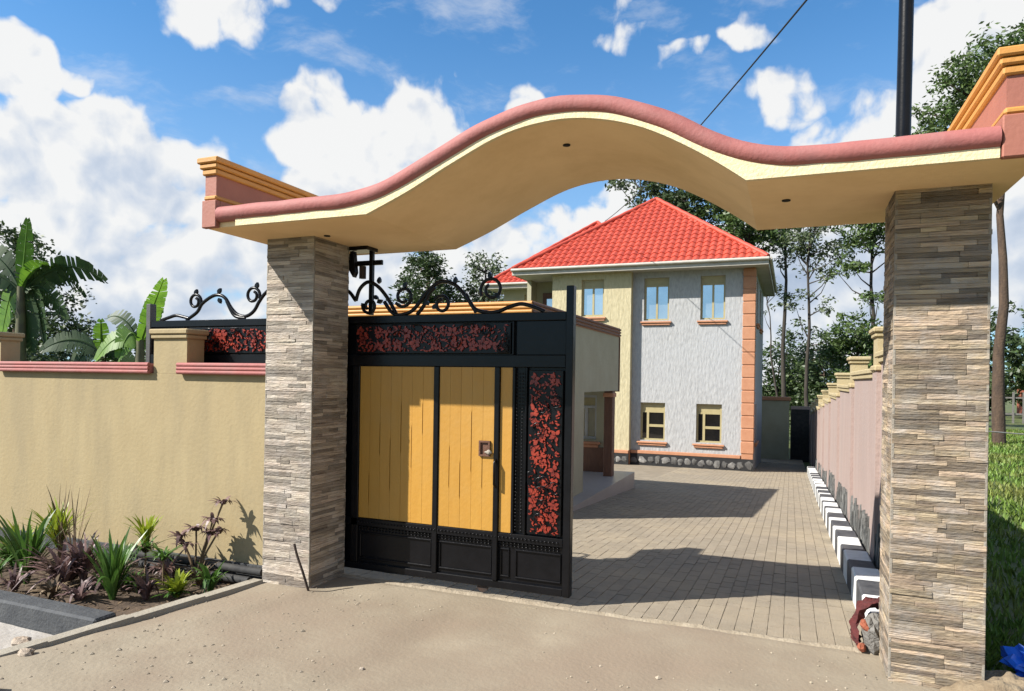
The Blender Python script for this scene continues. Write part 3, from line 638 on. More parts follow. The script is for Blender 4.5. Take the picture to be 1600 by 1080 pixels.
# ------------------------------------------------------------------ right driveway wall, kerb
wr = thing('driveway_wall', 'blush pink stepped wall with straw coloured pier caps along the driveway', 'wall', (4.13, 12, -.7))
yy = [.46, 2.95, 5.75, 8.55, 11.35, 14.15, 16.95, 19.75, 22.55, 25.4]
for i, (a, b) in enumerate(zip(yy, yy[1:])):
    t = 2.0-.06*((a+b)/2-.3)+(-.0 if i else -.02); g = gz(0, b)-.3
    obj('wall_panel', MB().box(4.07, 4.19, a, b, g, t-.10), m_pinkwall, wr)
    obj('panel_cap', MB().cbox(4.045, 4.215, a, b, t-.10, t-.055, .008).cbox(4.03, 4.23, a, b, t-.053, t, .01), m_cap, wr)
for i, y in enumerate(yy[1:]):
    t = 2.28-.06*(y-.3); g = gz(0, y)-.3
    p = obj('pier', MB().box(4.035, 4.225, y-.17, y+.17, g, t-.36), m_pinkwall, wr)
    c = MB().box(4.04, 4.22, y-.165, y+.165, t-.36, t-.09).cbox(4.015, 4.245, y-.19, y+.19, t-.40, t-.345, .012).cbox(4.02, 4.24, y-.185, y+.185, t-.09, t-.05, .008).cbox(4.0, 4.26, y-.205, y+.205, t-.05, t, .012)
    obj('pier_cap', c, m_cap, p)
mb = MB(); rn = random.Random(4)
y = .55
while y < 20:
    w = rn.uniform(.04, .12); h = rn.uniform(.25, .58)*(1 if y < 12 else .85); g = gz(0, y)-.05; d = rn.uniform(.02, .05); t_ = rn.uniform(-.12, .05)
    mb.add([(4.07-d,y,g),(4.07-d,y+w,g),(4.069,y+w,g),(4.069,y,g),(4.07-d*.6,y+t_+w*.2,g+h),(4.07-d*.6,y+t_+w*.6,g+h*.97),(4.069,y+t_+w*.6,g+h),(4.069,y+t_+w*.2,g+h)], [(4,5,6,7)[::-1],(0,4,5,1)[::-1],(1,5,6,2)[::-1],(2,6,7,3)[::-1],(3,7,4,0)[::-1]][::1])
    y += w*.75
obj('slate_base', mb, m_shard, wr, kind='stuff', label='jagged dark and pale slate shards set along the wall foot')
kb = thing('painted_kerb', 'black and white painted kerb blocks stepping down beside the driveway wall', 'kerb', (3.88, 9, -.5))
for i in range(40):
    y0 = .62+i*.44; g = gz(0, y0)
    if y0 > 17.5: break
    hh = .19+.03*((i*37) % 5)/5
    obj('kerb_block', MB().cbox(3.79, 3.99, y0, y0+.432, g-.1, g+hh, .012), m_white if i % 2 == 0 else m_kblack, kb)

# pole and cable
solo('utility_pole', MB().tube([(4.005,1.06,-.1),(3.99,1.06,2.5),(4.012,1.06,5.15)], [.052,.048,.044], 12), m_black, 'black steel pole rising behind the right gate pillar', 'pole', (4.005,1.06,0), smooth=60)
A = Vector((-2.19, 17, 6.60)); B = Vector((3.98, 1.06, 5.0))
solo('service_cable', MB().tube([A.lerp(B, i/30)-Vector((0,0,.22*4*(i/30)*(1-i/30))) for i in range(31)], .0095, 6), m_cable, 'thin black overhead cable from the pole to the red roof', 'cable', tuple(A), smooth=90)

# ------------------------------------------------------------------ house
hs = thing('house', 'two storey grey and cream house with red pyramid roof', 'house', (-1.3, 20.6, -1.1))
HV = 17.28; CV = 17.02
UW = [(-.97,-.20,3.48,4.80), (.74,1.46,3.48,4.80)]; LW = [(-1.03,-.27,-.24,.93), (.665,1.41,-.24,.93)]; CW = [(-2.92,-2.19,3.62,4.78)]
obj('grey_wall', MB().holed(-1.32, 2.29, -.56, 5.0, HV, HV+.22, UW+LW), m_grey, hs, label='grey rough cast front wall')
obj('cream_wall', MB().holed(-3.9, -1.321, -.56, 5.0, CV, CV+.30, CW+[(-3.3,-2.2,-.24,.93)]), m_cream, hs, label='cream rough cast front wall')
SW = [(18.6,19.5,3.48,4.8), (20.9,21.9,3.48,4.8), (18.6,19.5,-.24,.93)]
obj('side_wall', MB().holed(HV+.22, 24.0, -1.6, 5.0, 2.07, 2.289, SW, 'y'), m_grey, hs)
obj('recess_wall', MB().holed(-5.0, -3.9, -1.2, 5.0, 18.55, 18.75, [(-4.75,-4.2,3.3,4.6)]).box(-3.9, -3.75, CV+.301, 18.55, -1.2, 5.0).box(-5.15, -5.0, 18.0, 24, -1.2, 5.0), m_cream_shaded, hs)
obj('balcony_slab', MB().box(-5.15, -3.9, 17.1, 18.54, 2.0, 2.2), m_fascia, hs)
obj('balcony_door', MB().holed(-4.75, -4.2, 2.25, 4.6, 18.5, 18.549, [(-4.62,-4.33,3.4,4.4)]).box(-4.2, -3.95, 18.4, 18.5, 2.2, 4.95), m_brown, hs)
obj('door_pane', MB().box(-4.62, -4.33, 18.53, 18.54, 3.4, 4.4), m_glass, hs)
obj('back_wall', MB().box(-5.0, 2.07, 24.0, 24.2, -1.6, 5.0), m_grey, hs)
obj('upper_floor', MB().box(-4.99, 2.06, 18.8, 23.9, 2.0, 2.2).box(-3.7, 2.06, 17.55, 18.79, 2.0, 2.2), m_dark, hs)
def window(par, x0, x1, z0, z1, y, upper, axis='x', sill=True, fmat=m_frame):
    def P(a0, a1, d0, d1, b0, b1): return (a0, a1, d0, d1, b0, b1) if axis == 'x' else (y-(d1-y), y-(d0-y), a0, a1, b0, b1)
    sg = 1
    d = y+.10; fr = MB(); t = .055
    w = obj('window', MB().box(*P(x0, x0+t, d, d+.06, z0, z1)).box(*P(x1-t, x1, d, d+.06, z0, z1)).box(*P(x0+t, x1-t, d, d+.06, z0, z0+t)).box(*P(x0+t, x1-t, d, d+.06, z1-t, z1)), fmat, par)
    zt = z1-.22 if upper else z1-.26
    obj('transom', MB().box(*P(x0+t, x1-t, d+.005, d+.055, zt-.05, zt)), fmat, w)
    m = (x0+x1)/2; g = fmat
    if upper:
        obj('mullion', MB().box(*P(m-.03, m+.03, d+.004, d+.056, z0+t, zt-.05)), fmat, w)
        for a, b in ((x0+t, m-.03), (m+.03, x1-t)): obj('pane', MB().box(*P(a, b, d+.025, d+.032, z0+t, zt-.05)), m_glass, w)
        obj('vent_panel', MB().box(*P(x0+t, x1-t, d+.02, d+.03, zt, z1-t)), m_frame, w)
    else:
        m = x0+.22; zm = (z0+zt)/2
        obj('mullion', MB().box(*P(m-.035, m+.035, d-.004, d+.056, z0+t, zt-.05)).box(*P(m+.035, x1-t, d+.002, d+.056, zm-.04, zm+.04)), fmat, w)
        obj('pane', MB().box(*P(x0+t, m-.035, d+.025, d+.032, z0+t, zt-.05)), m_dglass, w)
        for a, b in ((z0+t, zm-.04), (zm+.04, zt-.05)): obj('pane', MB().box(*P(m+.035, x1-t, d+.025, d+.032, a, b)), m_dglass, w)
        obj('vent_panel', MB().box(*P(x0+t, x1-t, d+.02, d+.03, zt, z1-t)), m_frame, w)
    if sill: obj('sill', MB().cbox(*P(x0-.09, x1+.09, y-.09, y-.003, z0-.09, z0-.035), .012).cbox(*P(x0-.05, x1+.05, y-.06, y-.002, z0-.155, z0-.092), .012), m_orange_house, w)
for q in UW: window(hs, *q, HV, True)
for q in LW: window(hs, *q, HV, False)
window(hs, *CW[0], CV, True); window(hs, -3.3, -2.2, -.24, .93, CV, False)
for q in SW: window(hs, *q, 2.289, q[2] > 1, 'y')
z = -.50
while z < 4.94:
    t_ = min(z+.375, 4.985); obj('quoin_block', MB().cbox(1.965, 2.325, HV-.055, HV+.30, z, t_-.03, .012), m_orange_house, hs); z += .375
obj('quoin_core', MB().box(1.985, 2.305, HV-.035, HV+.28, -1.15, 4.985), m_orange_house, hs)
obj('base_band', MB().cbox(-1.315, 1.96, HV-.06, HV-.002, -.66, -.56, .01).cbox(-3.9, -1.325, CV-.06, CV-.002, -.66, -.56, .01).box(-1.32, 2.06, HV-.0, HV+.2, -1.6, -.56).box(-3.9, -1.325, CV, CV+.28, -1.6, -.56), m_orange_house, hs)
obj('plinth_mortar', MB().box(-1.315, 2.33, HV-.058, HV-.002, -1.3, -.664).box(-3.9, -1.322, CV-.058, CV-.002, -1.3, -.664), m_stone_d, hs)
rn = random.Random(12); x = -3.85
while x < 2.2:
    w = rn.uniform(.17, .3); yv = (CV if x+w < -1.32 else HV)-.058
    obj('plinth_stone', MB().blob((x+w/2, yv, -.84+rn.uniform(-.03,.03)), (w*.45, .022, rn.uniform(.08,.125)), 7, 5, .28), m_stone_l, hs); x += w
# tiled roofs: ribbed rows stepping down each slope
def slope(mb, e0, e1, apex, pitch=.215, row=.30):
    e0, e1, apex = Vector(e0), Vector(e1), Vector(apex); ex = (e1-e0); Lx = ex.length; ex.normalize()
    foot = e0+ex*((apex-e0).dot(ex)); up = apex-foot; Ls = up.length; up.normalize(); nrm = ex.cross(up).normalized()
    if nrm.z < 0: nrm = -nrm
    sa = (apex-e0).dot(ex); rows = int(math.ceil(Ls/row))
    for r_ in range(rows):
        t0, t1 = r_*row, min((r_+1)*row+.02, Ls)
        base = len(mb.v); cols = int(Lx/pitch*6)+1; lastn = 0
        S0 = []
        for c in range(cols+1):
            s = c*pitch/6
            for t, lift in ((t0, .026), (t1, .0)):
                f = min(1, t/Ls); lo, hi = sa*f, Lx-(Lx-sa)*f
                q = min(max(s, lo), hi); hgt = .06*(math.cos(2*math.pi*q/pitch)*.5+.5)**.7+lift
                S0.append(e0+ex*q+up*t+nrm*hgt)
            q0 = S0[-2]; S0.append(q0-nrm*.045)
        fs = []
        for c in range(cols):
            a = c*3; b = a+3
            if (S0[a]-S0[b]).length < 1e-6 and (S0[a+1]-S0[b+1]).length < 1e-6: continue
            fs += [(a, b, b+1, a+1), (a+2, b+2, b, a)]
        mb.add(S0, fs)
def pyramid(parent, x0, x1, y0, y1, ze, zp, label=None):
    ap = ((x0+x1)/2, (y0+y1)/2, zp); c = [(x0,y0,ze), (x1,y0,ze), (x1,y1,ze), (x0,y1,ze)]
    rf = obj('roof', MB().add(c+[ap], [(0,1,4),(1,2,4),(2,3,4),(3,0,4)]), m_roof, parent, label=label)
    mb = MB()
    for i in range(4): slope(mb, c[i], c[(i+1) % 4], ap)
    obj('roof_tiles', mb, m_roof, rf, smooth=40, kind='stuff')
    for q in c: 
        P = [Vector(q).lerp(Vector(ap), i/22)+Vector((0,0,.055+.012*(i % 2))) for i in range(23)]
        obj('hip_cap', MB().tube(P, .075, 8), m_roof, rf, smooth=60)
    t = .10
    fa = MB().box(x0-.02, x1+.02, y0-.022, y0, ze-.17, ze+.03).box(x0-.02, x1+.02, y1, y1+.022, ze-.17, ze+.03).box(x0-.022, x0, y0, y1, ze-.17, ze+.03).box(x1, x1+.022, y0, y1, ze-.17, ze+.03)
    obj('fascia', fa, m_fascia, rf)
    obj('gutter', MB().tube([(x0-.03, y0-.07, ze-.01), (x1+.03, y0-.07, ze-.01)], .05, 10).tube([(x1+.07, y0-.03, ze-.01), (x1+.07, y1+.03, ze-.01)], .05, 10), m_fascia, rf, smooth=60)
    obj('soffit', MB().box(x0, x1, y0, y1, ze-.15, ze-.13), m_soff_h, rf)
    return rf
pyramid(hs, -5.15, 2.66, 16.66, 24.5, 5.14, 8.05)
rw = thing('rear_house', 'cream wing with its own red roof behind the house on the left', 'house', (-4.5, 24.5, -1.4))
obj('wing_wall', MB().holed(-7.1, -5.2, -1.4, 5.08, 20.6, 20.8, [(-6.25,-5.6,3.9,4.85)]).box(-7.1, -6.9, 20.81, 28, -1.4, 5.08), m_cream_shaded, rw)
window(rw, -6.25, -5.6, 3.9, 4.85, 20.6, True, sill=False)
pyramid(rw, -7.6, -1.2, 20.0, 28.6, 5.2, 8.25)

# ------------------------------------------------------------------ porch block behind the gate
pc = thing('porch', 'single storey porch with orange ribbed parapet and brown post behind the gate', 'porch', (-1.5, 6.5, -.4))
obj('front_wall', MB().box(-2.9, .03, 4.20, 4.35, -.6, 2.45), m_cream, pc)
obj('side_wall', MB().holed(4.20, 9.15, -.7, 2.45, .031, .17, [(6.75, 9.16, -.72, 1.40)], 'y'), m_cream_shaded, pc)
obj('roof_slab', MB().box(-2.9, .03, 4.36, 9.15, 2.25, 2.4), m_fascia, pc)
cpg = obj('coping', MB().box(-2.93, .185, 4.185, 4.40, 2.452, 2.62).box(-.02, .185, 4.401, 9.18, 2.452, 2.62), m_orange_house, pc)
for k in range(3):
    obj('rib', MB().tube([(-2.92, 4.18, 2.482+k*.054), (.19, 4.18, 2.482+k*.054)], .027, 10), m_orange, cpg, smooth=60)
    obj('rib', MB().tube([(.19, 4.19, 2.482+k*.054), (.19, 9.18, 2.482+k*.054)], .02, 10), m_brown, cpg, smooth=60)
obj('end_trim', MB().cbox(.02, .19, 9.152, 9.20, 1.38, 2.451, .006), m_brown, pc)
obj('post', MB().cbox(.0, .165, 8.72, 8.93, -.5, 1.398, .01), m_brown, pc, label='square brown porch post')
obj('post_capital', MB().cbox(-.02, .185, 8.70, 8.95, 1.28, 1.36, .01), m_orange_house, pc)
obj('far_wall', MB().holed(-2.9, -.12, -.7, 2.24, 9.30, 9.42, [(-.78,-.30,.40,1.30)]), m_cream_shaded, pc)
window(pc, -.78, -.30, .40, 1.30, 9.30, True, fmat=m_wframe)
obj('dado', MB().box(-2.85, -.13, 9.26, 9.298, -.6, .25), m_brown, pc)
mb = MB().box(-2.8, .42, 5.2, 9.62, -.8, -.24)
solo('porch_terrace', mb, m_floor, 'pale tiled terrace floor at the foot of the brown porch post', 'terrace', (-1, 7.5, -.5))

# ------------------------------------------------------------------ rear boundary
rb = thing('rear_wall', 'cream rear boundary wall with orange coping right of the house', 'wall', (3, 27.2, -1.6))
obj('wall_panel', MB().box(2.0, 3.27, 26.9, 27.2, -1.9, .86), m_cream_shaded, rb)
obj('coping', MB().cbox(1.97, 3.33, 26.84, 27.26, .86, 1.02, .02), m_orange_house, rb)
obj('low_panel', MB().box(3.32, 4.4, 27.5, 27.7, -1.9, .62), m_pinkwall, rb)
solo('rear_gate', MB().holed(3.34, 4.05, -1.9, .50, 27.30, 27.36, [(3.42, 3.97, -1.8, -.75), (3.42, 3.97, -.65, .40)]).box(3.41, 3.98, 27.325, 27.335, -1.81, .41), m_black_matte, 'dark metal side gate in the rear wall corner', 'gate', (3.7, 27.33, -1.6))

# ------------------------------------------------------------------ foliage
def leaf_cloud(C, size, aspect=.5, droop=0., rs=rng, fold=True):
    """two-triangle-pair leaves at points C with random directions"""
    n = len(C); d = rs.normal(size=(n,3)); d[:,2] = d[:,2]*.6-droop; d /= np.linalg.norm(d, axis=1)[:,None]
    s = rs.normal(size=(n,3)); s -= (s*d).sum(1)[:,None]*d; s /= np.linalg.norm(s, axis=1)[:,None]
    l = size*rs.uniform(.6, 1.35, n)[:,None]; w = l*aspect*.5
    nn = np.cross(d, s)
    a = C; b = C+d*l*.45+s*w+nn*l*.06; c = C+d*l-nn*l*.08; e = C+d*l*.45-s*w+nn*l*.06
    V = np.stack([a,b,c,e],1).reshape(-1,3); F = np.arange(4*n).reshape(-1,4); return V, F
def clumps(centres, radii, per, rs=rng, flat=.75):
    out = []
    for c, r in zip(centres, radii):
        q = rs.normal(size=(per,3)); q /= np.linalg.norm(q, axis=1)[:,None]; q *= (rs.uniform(0,1,per)**.45)[:,None]*r; q[:,2] *= flat; out.append(q+np.array(c))
    return np.concatenate(out)
def crown_points(ell, nclump, rs):
    """clump centres spread through ellipsoids (cx,cy,cz,rx,ry,rz)"""
    tot = sum(e[3]*e[4]*e[5] for e in ell); P = []
    for e in ell:
        k = max(2, int(nclump*e[3]*e[4]*e[5]/tot)); q = rs.normal(size=(k,3)); q /= np.linalg.norm(q, axis=1)[:,None]; q *= (rs.uniform(.1,1,k)**.4)[:,None]
        P.append(q*np.array(e[3:])+np.array(e[:3]))
    return np.concatenate(P)
def tree(name, label, base, top, r, ell, nclump, cr, per, leaf, mat, bark, seed, group=None, limbs=10, droop=.3, aspect=.45, lean=0., cat='tree'):
    rs = np.random.default_rng(seed); rn = random.Random(seed); b = Vector(base)
    t = thing(name, label, cat, base, group)
    P = [b+Vector((lean*i/8+.06*math.sin(i*1.7+seed)*(i > 0), .06*math.cos(i*2.1+seed)*(i > 0), (top-b.z)*i/8-(.1 if i == 0 else 0))) for i in range(9)]
    obj('trunk', MB().tube(P, [r*(1-.78*i/8) for i in range(9)], 9), bark, t, smooth=80)
    C = crown_points(ell, nclump, rs); mb = MB()
    idx = rs.permutation(len(C))[:limbs]
    for i in idx:
        c = Vector(C[i]); h = max(b.z+(top-b.z)*.25, min(top*.97, c.z-rn.uniform(.3, 1.2)*abs(top-b.z)*.12)); f = (h-b.z)/(top-b.z)*8; k = min(7, int(f)); s = P[k].lerp(P[k+1], f-k)
        m_ = s.lerp(c, .5)+Vector((rn.uniform(-.1,.1), rn.uniform(-.1,.1), -.08*(c-s).length)); q = r*.32
        mb.tube([s, m_, c], [q, q*.6, q*.22], 5)
    if mb.v: obj('limbs', mb, bark, t, smooth=80)
    pts = clumps(C, cr*rs.uniform(.55, 1.35, len(C)), per, rs)
    V, F = leaf_cloud(pts-np.array(base), leaf, aspect, droop, rs)
    o = link_mesh('crown', npmesh('crown', V, F), mat, t); WL[o.name] = WL[t.name]
    return t
def gb(x, y): return (x, y, -1.7 if y > 24 else 0)
G = 'tall eucalyptus trees behind the house'
tree('round_tree', 'dense dark round crowned tree seen above the gate scrolls', (-17.9, 34, -1.5), 8.6, .3, [(-17.9,34,7.3,2.0,2.0,2.1),(-18.1,34,8.6,1.3,1.3,1.1),(-16.9,34,5.6,2.0,1.6,1.5),(-19.6,34,5.4,1.1,1.2,1.6)], 190, .55, 46, .24, m_leaf_d, m_bark, 1, limbs=12)
tree('round_tree', 'paler grey green tree just left of the red roof', (-14.9, 36, -1.5), 8.8, .25, [(-14.9,36,8.1,1.4,1.4,1.6),(-15.6,36,6.2,1.7,1.4,1.4),(-14.0,36,6.3,1.4,1.2,1.2)], 110, .5, 36, .24, m_leaf_e, m_bark_p, 2, limbs=10)
tree('eucalyptus', 'eucalyptus whose thin crown rises just left of the roof peak', (-4.4, 33, -1.7), 13.0, .14, [(-5.0,33,12.6,1.4,1.3,.9),(-3.8,33,11.4,1.3,1.2,.8),(-4.6,33,9.5,1.2,1.0,1.0)], 46, .5, 40, .24, m_leaf_e, m_bark_p, 3, G, 12)
tree('eucalyptus', 'eucalyptus with broad dark crown directly behind the roof peak', (-1.9, 33, -1.7), 12.6, .16, [(-1.8,33,11.4,1.7,1.5,1.5),(-.6,33,10.6,1.5,1.3,1.3),(-2.8,33,12.2,1.2,1.1,.9)], 120, .5, 46, .24, m_leaf_d, m_bark_p, 4, G, 14)
tree('eucalyptus', 'leafy eucalyptus over the right slope of the red roof', (1.3, 32, -1.7), 11.3, .15, [(1.2,32,9.6,1.5,1.4,1.2),(.3,32,10.6,1.3,1.2,1.0),(2.2,32,9.0,1.1,1.1,.9)], 105, .5, 44, .23, m_leaf_m, m_bark_p, 5, G, 14)
tree('eucalyptus', 'slim straight eucalyptus trunk standing first right of the house', (2.95, 34, -1.7), 12.0, .14, [(2.8,34,10.5,1.2,1.0,.8),(3.3,34,9.0,.9,.9,.6),(2.5,34,8.0,.8,.7,.5),(3.0,34,6.0,.7,.6,.4),(3.4,34,11.6,1.0,.8,.7)], 72, .4, 30, .2, m_leaf_e, m_bark_p, 6, G, 22)
tree('eucalyptus', 'slim eucalyptus with tufted side branches second right of the house', (4.0, 30, -1.7), 9.6, .11, [(4.0,30,8.1,1.0,.9,.8),(4.7,30,8.9,.9,.8,.7),(4.4,30,6.6,.9,.7,.4),(3.5,30,5.4,.6,.6,.4),(4.8,30,5.0,.6,.5,.4),(5.2,30,7.4,.9,.8,.6)], 84, .38, 32, .18, m_leaf_e, m_bark_p, 7, G, 26)
tree('eucalyptus', 'eucalyptus with full crown beside the right pillar under the canopy', (6.2, 26, -.1), 8.8, .11, [(5.9,26,7.4,1.1,.9,.8),(6.7,26,7.9,1.0,.9,.9),(5.4,26,6.3,.7,.7,.5),(6.3,26,5.2,.8,.6,.4),(6.6,26,9.2,.9,.8,.6)], 100, .38, 36, .18, m_leaf_m, m_bark_p, 8, G, 20)
tree('eucalyptus', 'leaning bare young eucalyptus close to the house corner', (2.95, 29, -1.7), 5.5, .07, [(2.5,29,6.1,.5,.5,.5),(2.2,29,5.1,.4,.4,.4)], 8, .25, 16, .16, m_leaf_e, m_bark_p, 9, G, 5, lean=-.7)
tree('bushy_tree', 'rounded mid green tree above the stepped driveway wall', (5.5, 24, 0), 3.6, .12, [(5.5,24,3.6,.95,.9,.75),(4.9,24,3.1,.6,.6,.5),(6.1,24,3.1,.7,.6,.6),(5.6,24,2.6,.9,.8,.6)], 75, .32, 42, .17, m_leaf_m, m_bark, 10, limbs=10)
for i, (x, y, zc, rx, rz, m_, lab) in enumerate(((2.6,40,2.2,2.2,2.2,m_leaf_m,'bushy tree filling the gap just right of the house wall'), (5.0,38,1.8,2.2,2.0,m_leaf_d,'dark bushy tree between the slim eucalyptus trunks'), (7.4,36,1.6,2.0,1.9,m_leaf_m,'bushy tree behind the stepped wall caps'), (4.2,44,3.6,2.4,2.2,m_leaf_d,'taller dark tree far behind the slim eucalyptus trunks'), (8.6,41,3.2,2.2,2.2,m_leaf_d,'dark tree far behind beside the right pillar'))):
    tree('thicket_tree', lab, (x, y, -1.7), zc+.5, .14, [(x,y,zc,rx,1.6,rz),(x+.8,y,zc-1.4,rx*1.1,1.5,rz)], 120, .5, 36, .26, m_, m_bark, 20+i, 'woodland behind the plot', 8)
# right lot
tree('lot_tree', 'large tree with brown trunk in the grass lot right of the pillar', (8.95, 19.7, -.05), 10.6, .18, [(7.9,19.7,9.4,1.4,1.4,1.3),(8.8,19.7,10.6,1.6,1.6,1.2),(7.0,19.7,8.3,1.0,1.0,.9),(9.0,19.7,8.6,1.6,1.4,.9),(10.2,19.5,9.6,1.6,1.4,1.6),(6.6,19.7,7.5,.7,.8,.6)], 330, .42, 60, .15, m_leaf_m, m_bark, 40, limbs=22)
for i, (x, y, zc, rx, rz, lab) in enumerate(((15.5,40,3.6,3.0,2.6,'dark far tree right of the lot tree trunk'), (20.5,46,4.0,3.4,3.4,'dark far tree at the right edge of the picture'), (12.4,44,2.6,2.2,2.0,'low dark far tree behind the lot tree trunk'))):
    tree('far_tree', lab, (x, y, -.2), zc+1, .2, [(x,y,zc,rx,2.2,rz),(x+.6,y,zc-1.6,rx*1.1,2.0,rz*.8)], 150, .6, 38, .3, m_leaf_d, m_bark, 50+i, 'far trees beyond the lot', 8)
fn = thing('far_fence', 'low pale fence at the far side of the grass lot', 'fence', (17, 34, -.1))
for i in range(26): obj('picket', MB().box(12+i*.4, 12.08+i*.4, 34, 34.05, -.1, 1.35), m_rubble, fn)
obj('rail', MB().box(11.9, 22.2, 34.051, 34.09, 1.05, 1.12).box(11.9, 22.2, 34.051, 34.09, .3, .37), m_rubble, fn)
solo('far_shed', MB().box(16.5, 24, 45, 48, -.1, 2.3).prism([(16.2,2.3),(24.3,2.3),(24.3,2.5),(16.2,2.8)], 'xz', 44.8, 48.2), m_brick, 'low reddish shed far behind the pale fence', 'shed', (17, 38, 0))
solo('washing_line', MB().tube([(6.2,9.6,.85),(7.5,11,.72),(9.5,13.5,.80)], .012, 6), m_fascia, 'thin pale rope stretched low across the grass lot', 'rope', (7.5, 11, 0), smooth=90)
# grass in the lot
rs = np.random.default_rng(77); n = 60000
gx = rs.uniform(4.3, 13, n); gy = .6+rs.uniform(0, 1, n)**1.5*27
keep = (gx-4.2) < 1.2+.38*gy; keep &= gx > 4.15+.17*gy; gx, gy = gx[keep], gy[keep]; n = len(gx)
h = rs.uniform(.04, .12, n); a = rs.uniform(0, 6.28, n); w = rs.uniform(.006, .014, n)*(1+gy*.03); ln = rs.uniform(.2, .7, n)*h
base = np.stack([gx, gy, np.full(n, -.09)], 1); sd = np.stack([np.cos(a), np.sin(a), np.zeros(n)], 1)*w[:,None]; tip = base+np.stack([-np.sin(a)*ln, np.cos(a)*ln, h], 1); md = base+np.stack([-np.sin(a)*ln*.3, np.cos(a)*ln*.3, h*.6], 1)
V = np.stack([base-sd, base+sd, md+sd*.7, tip, md-sd*.7], 1).reshape(-1,3); F = np.arange(5*n).reshape(-1,5)
o = link_mesh('lot_grass', npmesh('lot_grass', V, F), m_blade); tag(o, 'rough green grass growing in the lot right of the pillar', 'grass', kind='stuff')

# left trees and banana plants
tree('dark_tree', 'dark small leaved tree at the left edge behind the banana plants', (-17.6, 9, -.1), 4.6, .16, [(-17.9,9,4.5,1.3,1.2,1.5),(-16.6,9,3.2,1.4,1.1,1.2),(-18.3,9,2.8,1.4,1.1,1.4),(-15.7,9,2.7,1.0,.9,.9),(-14.9,9,2.2,.9,.9,.6)], 250, .36, 34, .16, m_leaf_d, m_bark, 60, limbs=16)
tree('shrub', 'dark leafy shrub just above the pink coping at left', (-9.2, 4.2, -.1), 1.6, .05, [(-9.4,4.2,1.7,.55,.5,.5),(-8.6,4.2,1.6,.5,.45,.42),(-10.2,4.3,1.75,.5,.5,.5),(-7.8,4.2,1.5,.45,.4,.35)], 80, .2, 30, .10, m_leaf_d, m_bark, 61, limbs=6, cat='shrub')
tree('shrub', 'leafy green shrub between the banana plants and the grey gate post', (-7.3, 4.9, -.1), 1.6, .05, [(-7.5,4.9,1.75,.5,.5,.42),(-6.9,4.9,1.6,.45,.4,.35),(-8.3,5.0,1.75,.5,.5,.42)], 60, .2, 30, .10, m_leaf_m, m_bark, 62, limbs=6, cat='shrub')
RIGHT = Vector((.927, .375, 0)); UPV = Vector((0,0,1)); FWD = Vector((-.375, .927, 0))
def banana_leaf(mb, base, tip, sag, width, rn, torn=.4, face=0.):
    """arching midrib with two torn half blades"""
    b, t = Vector(base), Vector(tip); n = 20; P = []
    for i in range(n+1):
        f = i/n; P.append(b.lerp(t, f)+Vector((0,0,sag*4*f*(1-f))))
    ax_ = (t-b).normalized(); side = ax_.cross(FWD)
    if side.length < .2: side = ax_.cross(RIGHT)
    side.normalize(); side = (side*math.cos(face)+ax_.cross(side)*math.sin(face)).normalized()
    for sg in (1, -1):
        for i in range(1, n):
            f0, f1 = i/n, (i+1)/n
            w0 = width*math.sin(math.pi*min(1, f0*.92+.06))**.6; w1 = width*math.sin(math.pi*min(1, f1*.92+.06))**.6
            cut = rn.random() < torn; g = .35 if cut else 0.; dz = Vector((0,0,-rn.uniform(.05,.35)*w0*(1 if cut else .3)))
            sw = ax_*width*.25
            a, c = P[i], P[i+1]
            mb.add([a, c, c.lerp(a, g)+side*sg*w1*rn.uniform(.9,1.05)+sw+dz, a+side*sg*w0*rn.uniform(.9,1.05)+sw+dz], [(0,1,2,3)])
    mb.tube([p for p in P], [.022*(1-.85*i/n)+.002 for i in range(n+1)], 5)
def banana(label, base, stem_h, leaves, seed):
    rn = random.Random(seed); b = Vector(base); t = thing('banana_plant', label, 'banana plant', base, 'banana plants behind the cream wall')
    top = b+Vector((0,0,stem_h)); obj('stem', MB().tube([b, b+Vector((0,0,stem_h*.5)), top], [.12,.10,.06], 10), m_banana_s, t, smooth=60)
    for (dx, dz, sag, w, old, face) in leaves:
        tip = top+RIGHT*dx+UPV*dz+FWD*rn.uniform(-.25,.25); mb = MB(); banana_leaf(mb, top-Vector((0,0,.1)), tip, sag, w, rn, .55 if old else .12, face)
        obj('leaf', mb, m_banana_d if old else m_banana, t, smooth=50)
banana('tallest banana plant with one upright bright leaf and a long torn one, far left', (-8.95, 3.6, -.1), 3.15, [(.22,1.12,.0,.14,0,.2),(1.38,.12,.34,.24,1,.5),(-.9,.5,.3,.26,1,.3),(.5,.35,.15,.2,0,.9),(-.5,-.9,.4,.26,0,.4),(.35,-1.0,.45,.25,1,.6),(.75,-.55,.3,.22,1,.3),(.95,-.15,.4,.22,1,.8),(-1.0,-.2,.35,.25,1,.6),(.15,-1.1,.2,.24,1,.2)], 1)
banana('banana plant with two upright pointed leaves beside the grey gate post', (-6.72, 4.1, -.1), 2.25, [(.20,.78,.02,.16,0,.5),(.46,.98,.03,.20,0,1.2),(-.62,.36,.20,.16,1,.3),(-.3,-.3,.3,.24,0,.1),(.3,-.2,.3,.26,0,.3),(-.7,-.35,.25,.2,0,.5)], 2)
banana('low banana plant with drooping pale fronds between the two taller ones', (-7.75, 4.2, -.1), 2.15, [(.05,.45,.0,.13,0,.7),(.85,-.75,.25,.16,1,.3),(-.9,-.1,.2,.20,1,.3),(.3,-.5,.2,.2,0,.3),(-.5,-.5,.2,.2,1,.2)], 3)

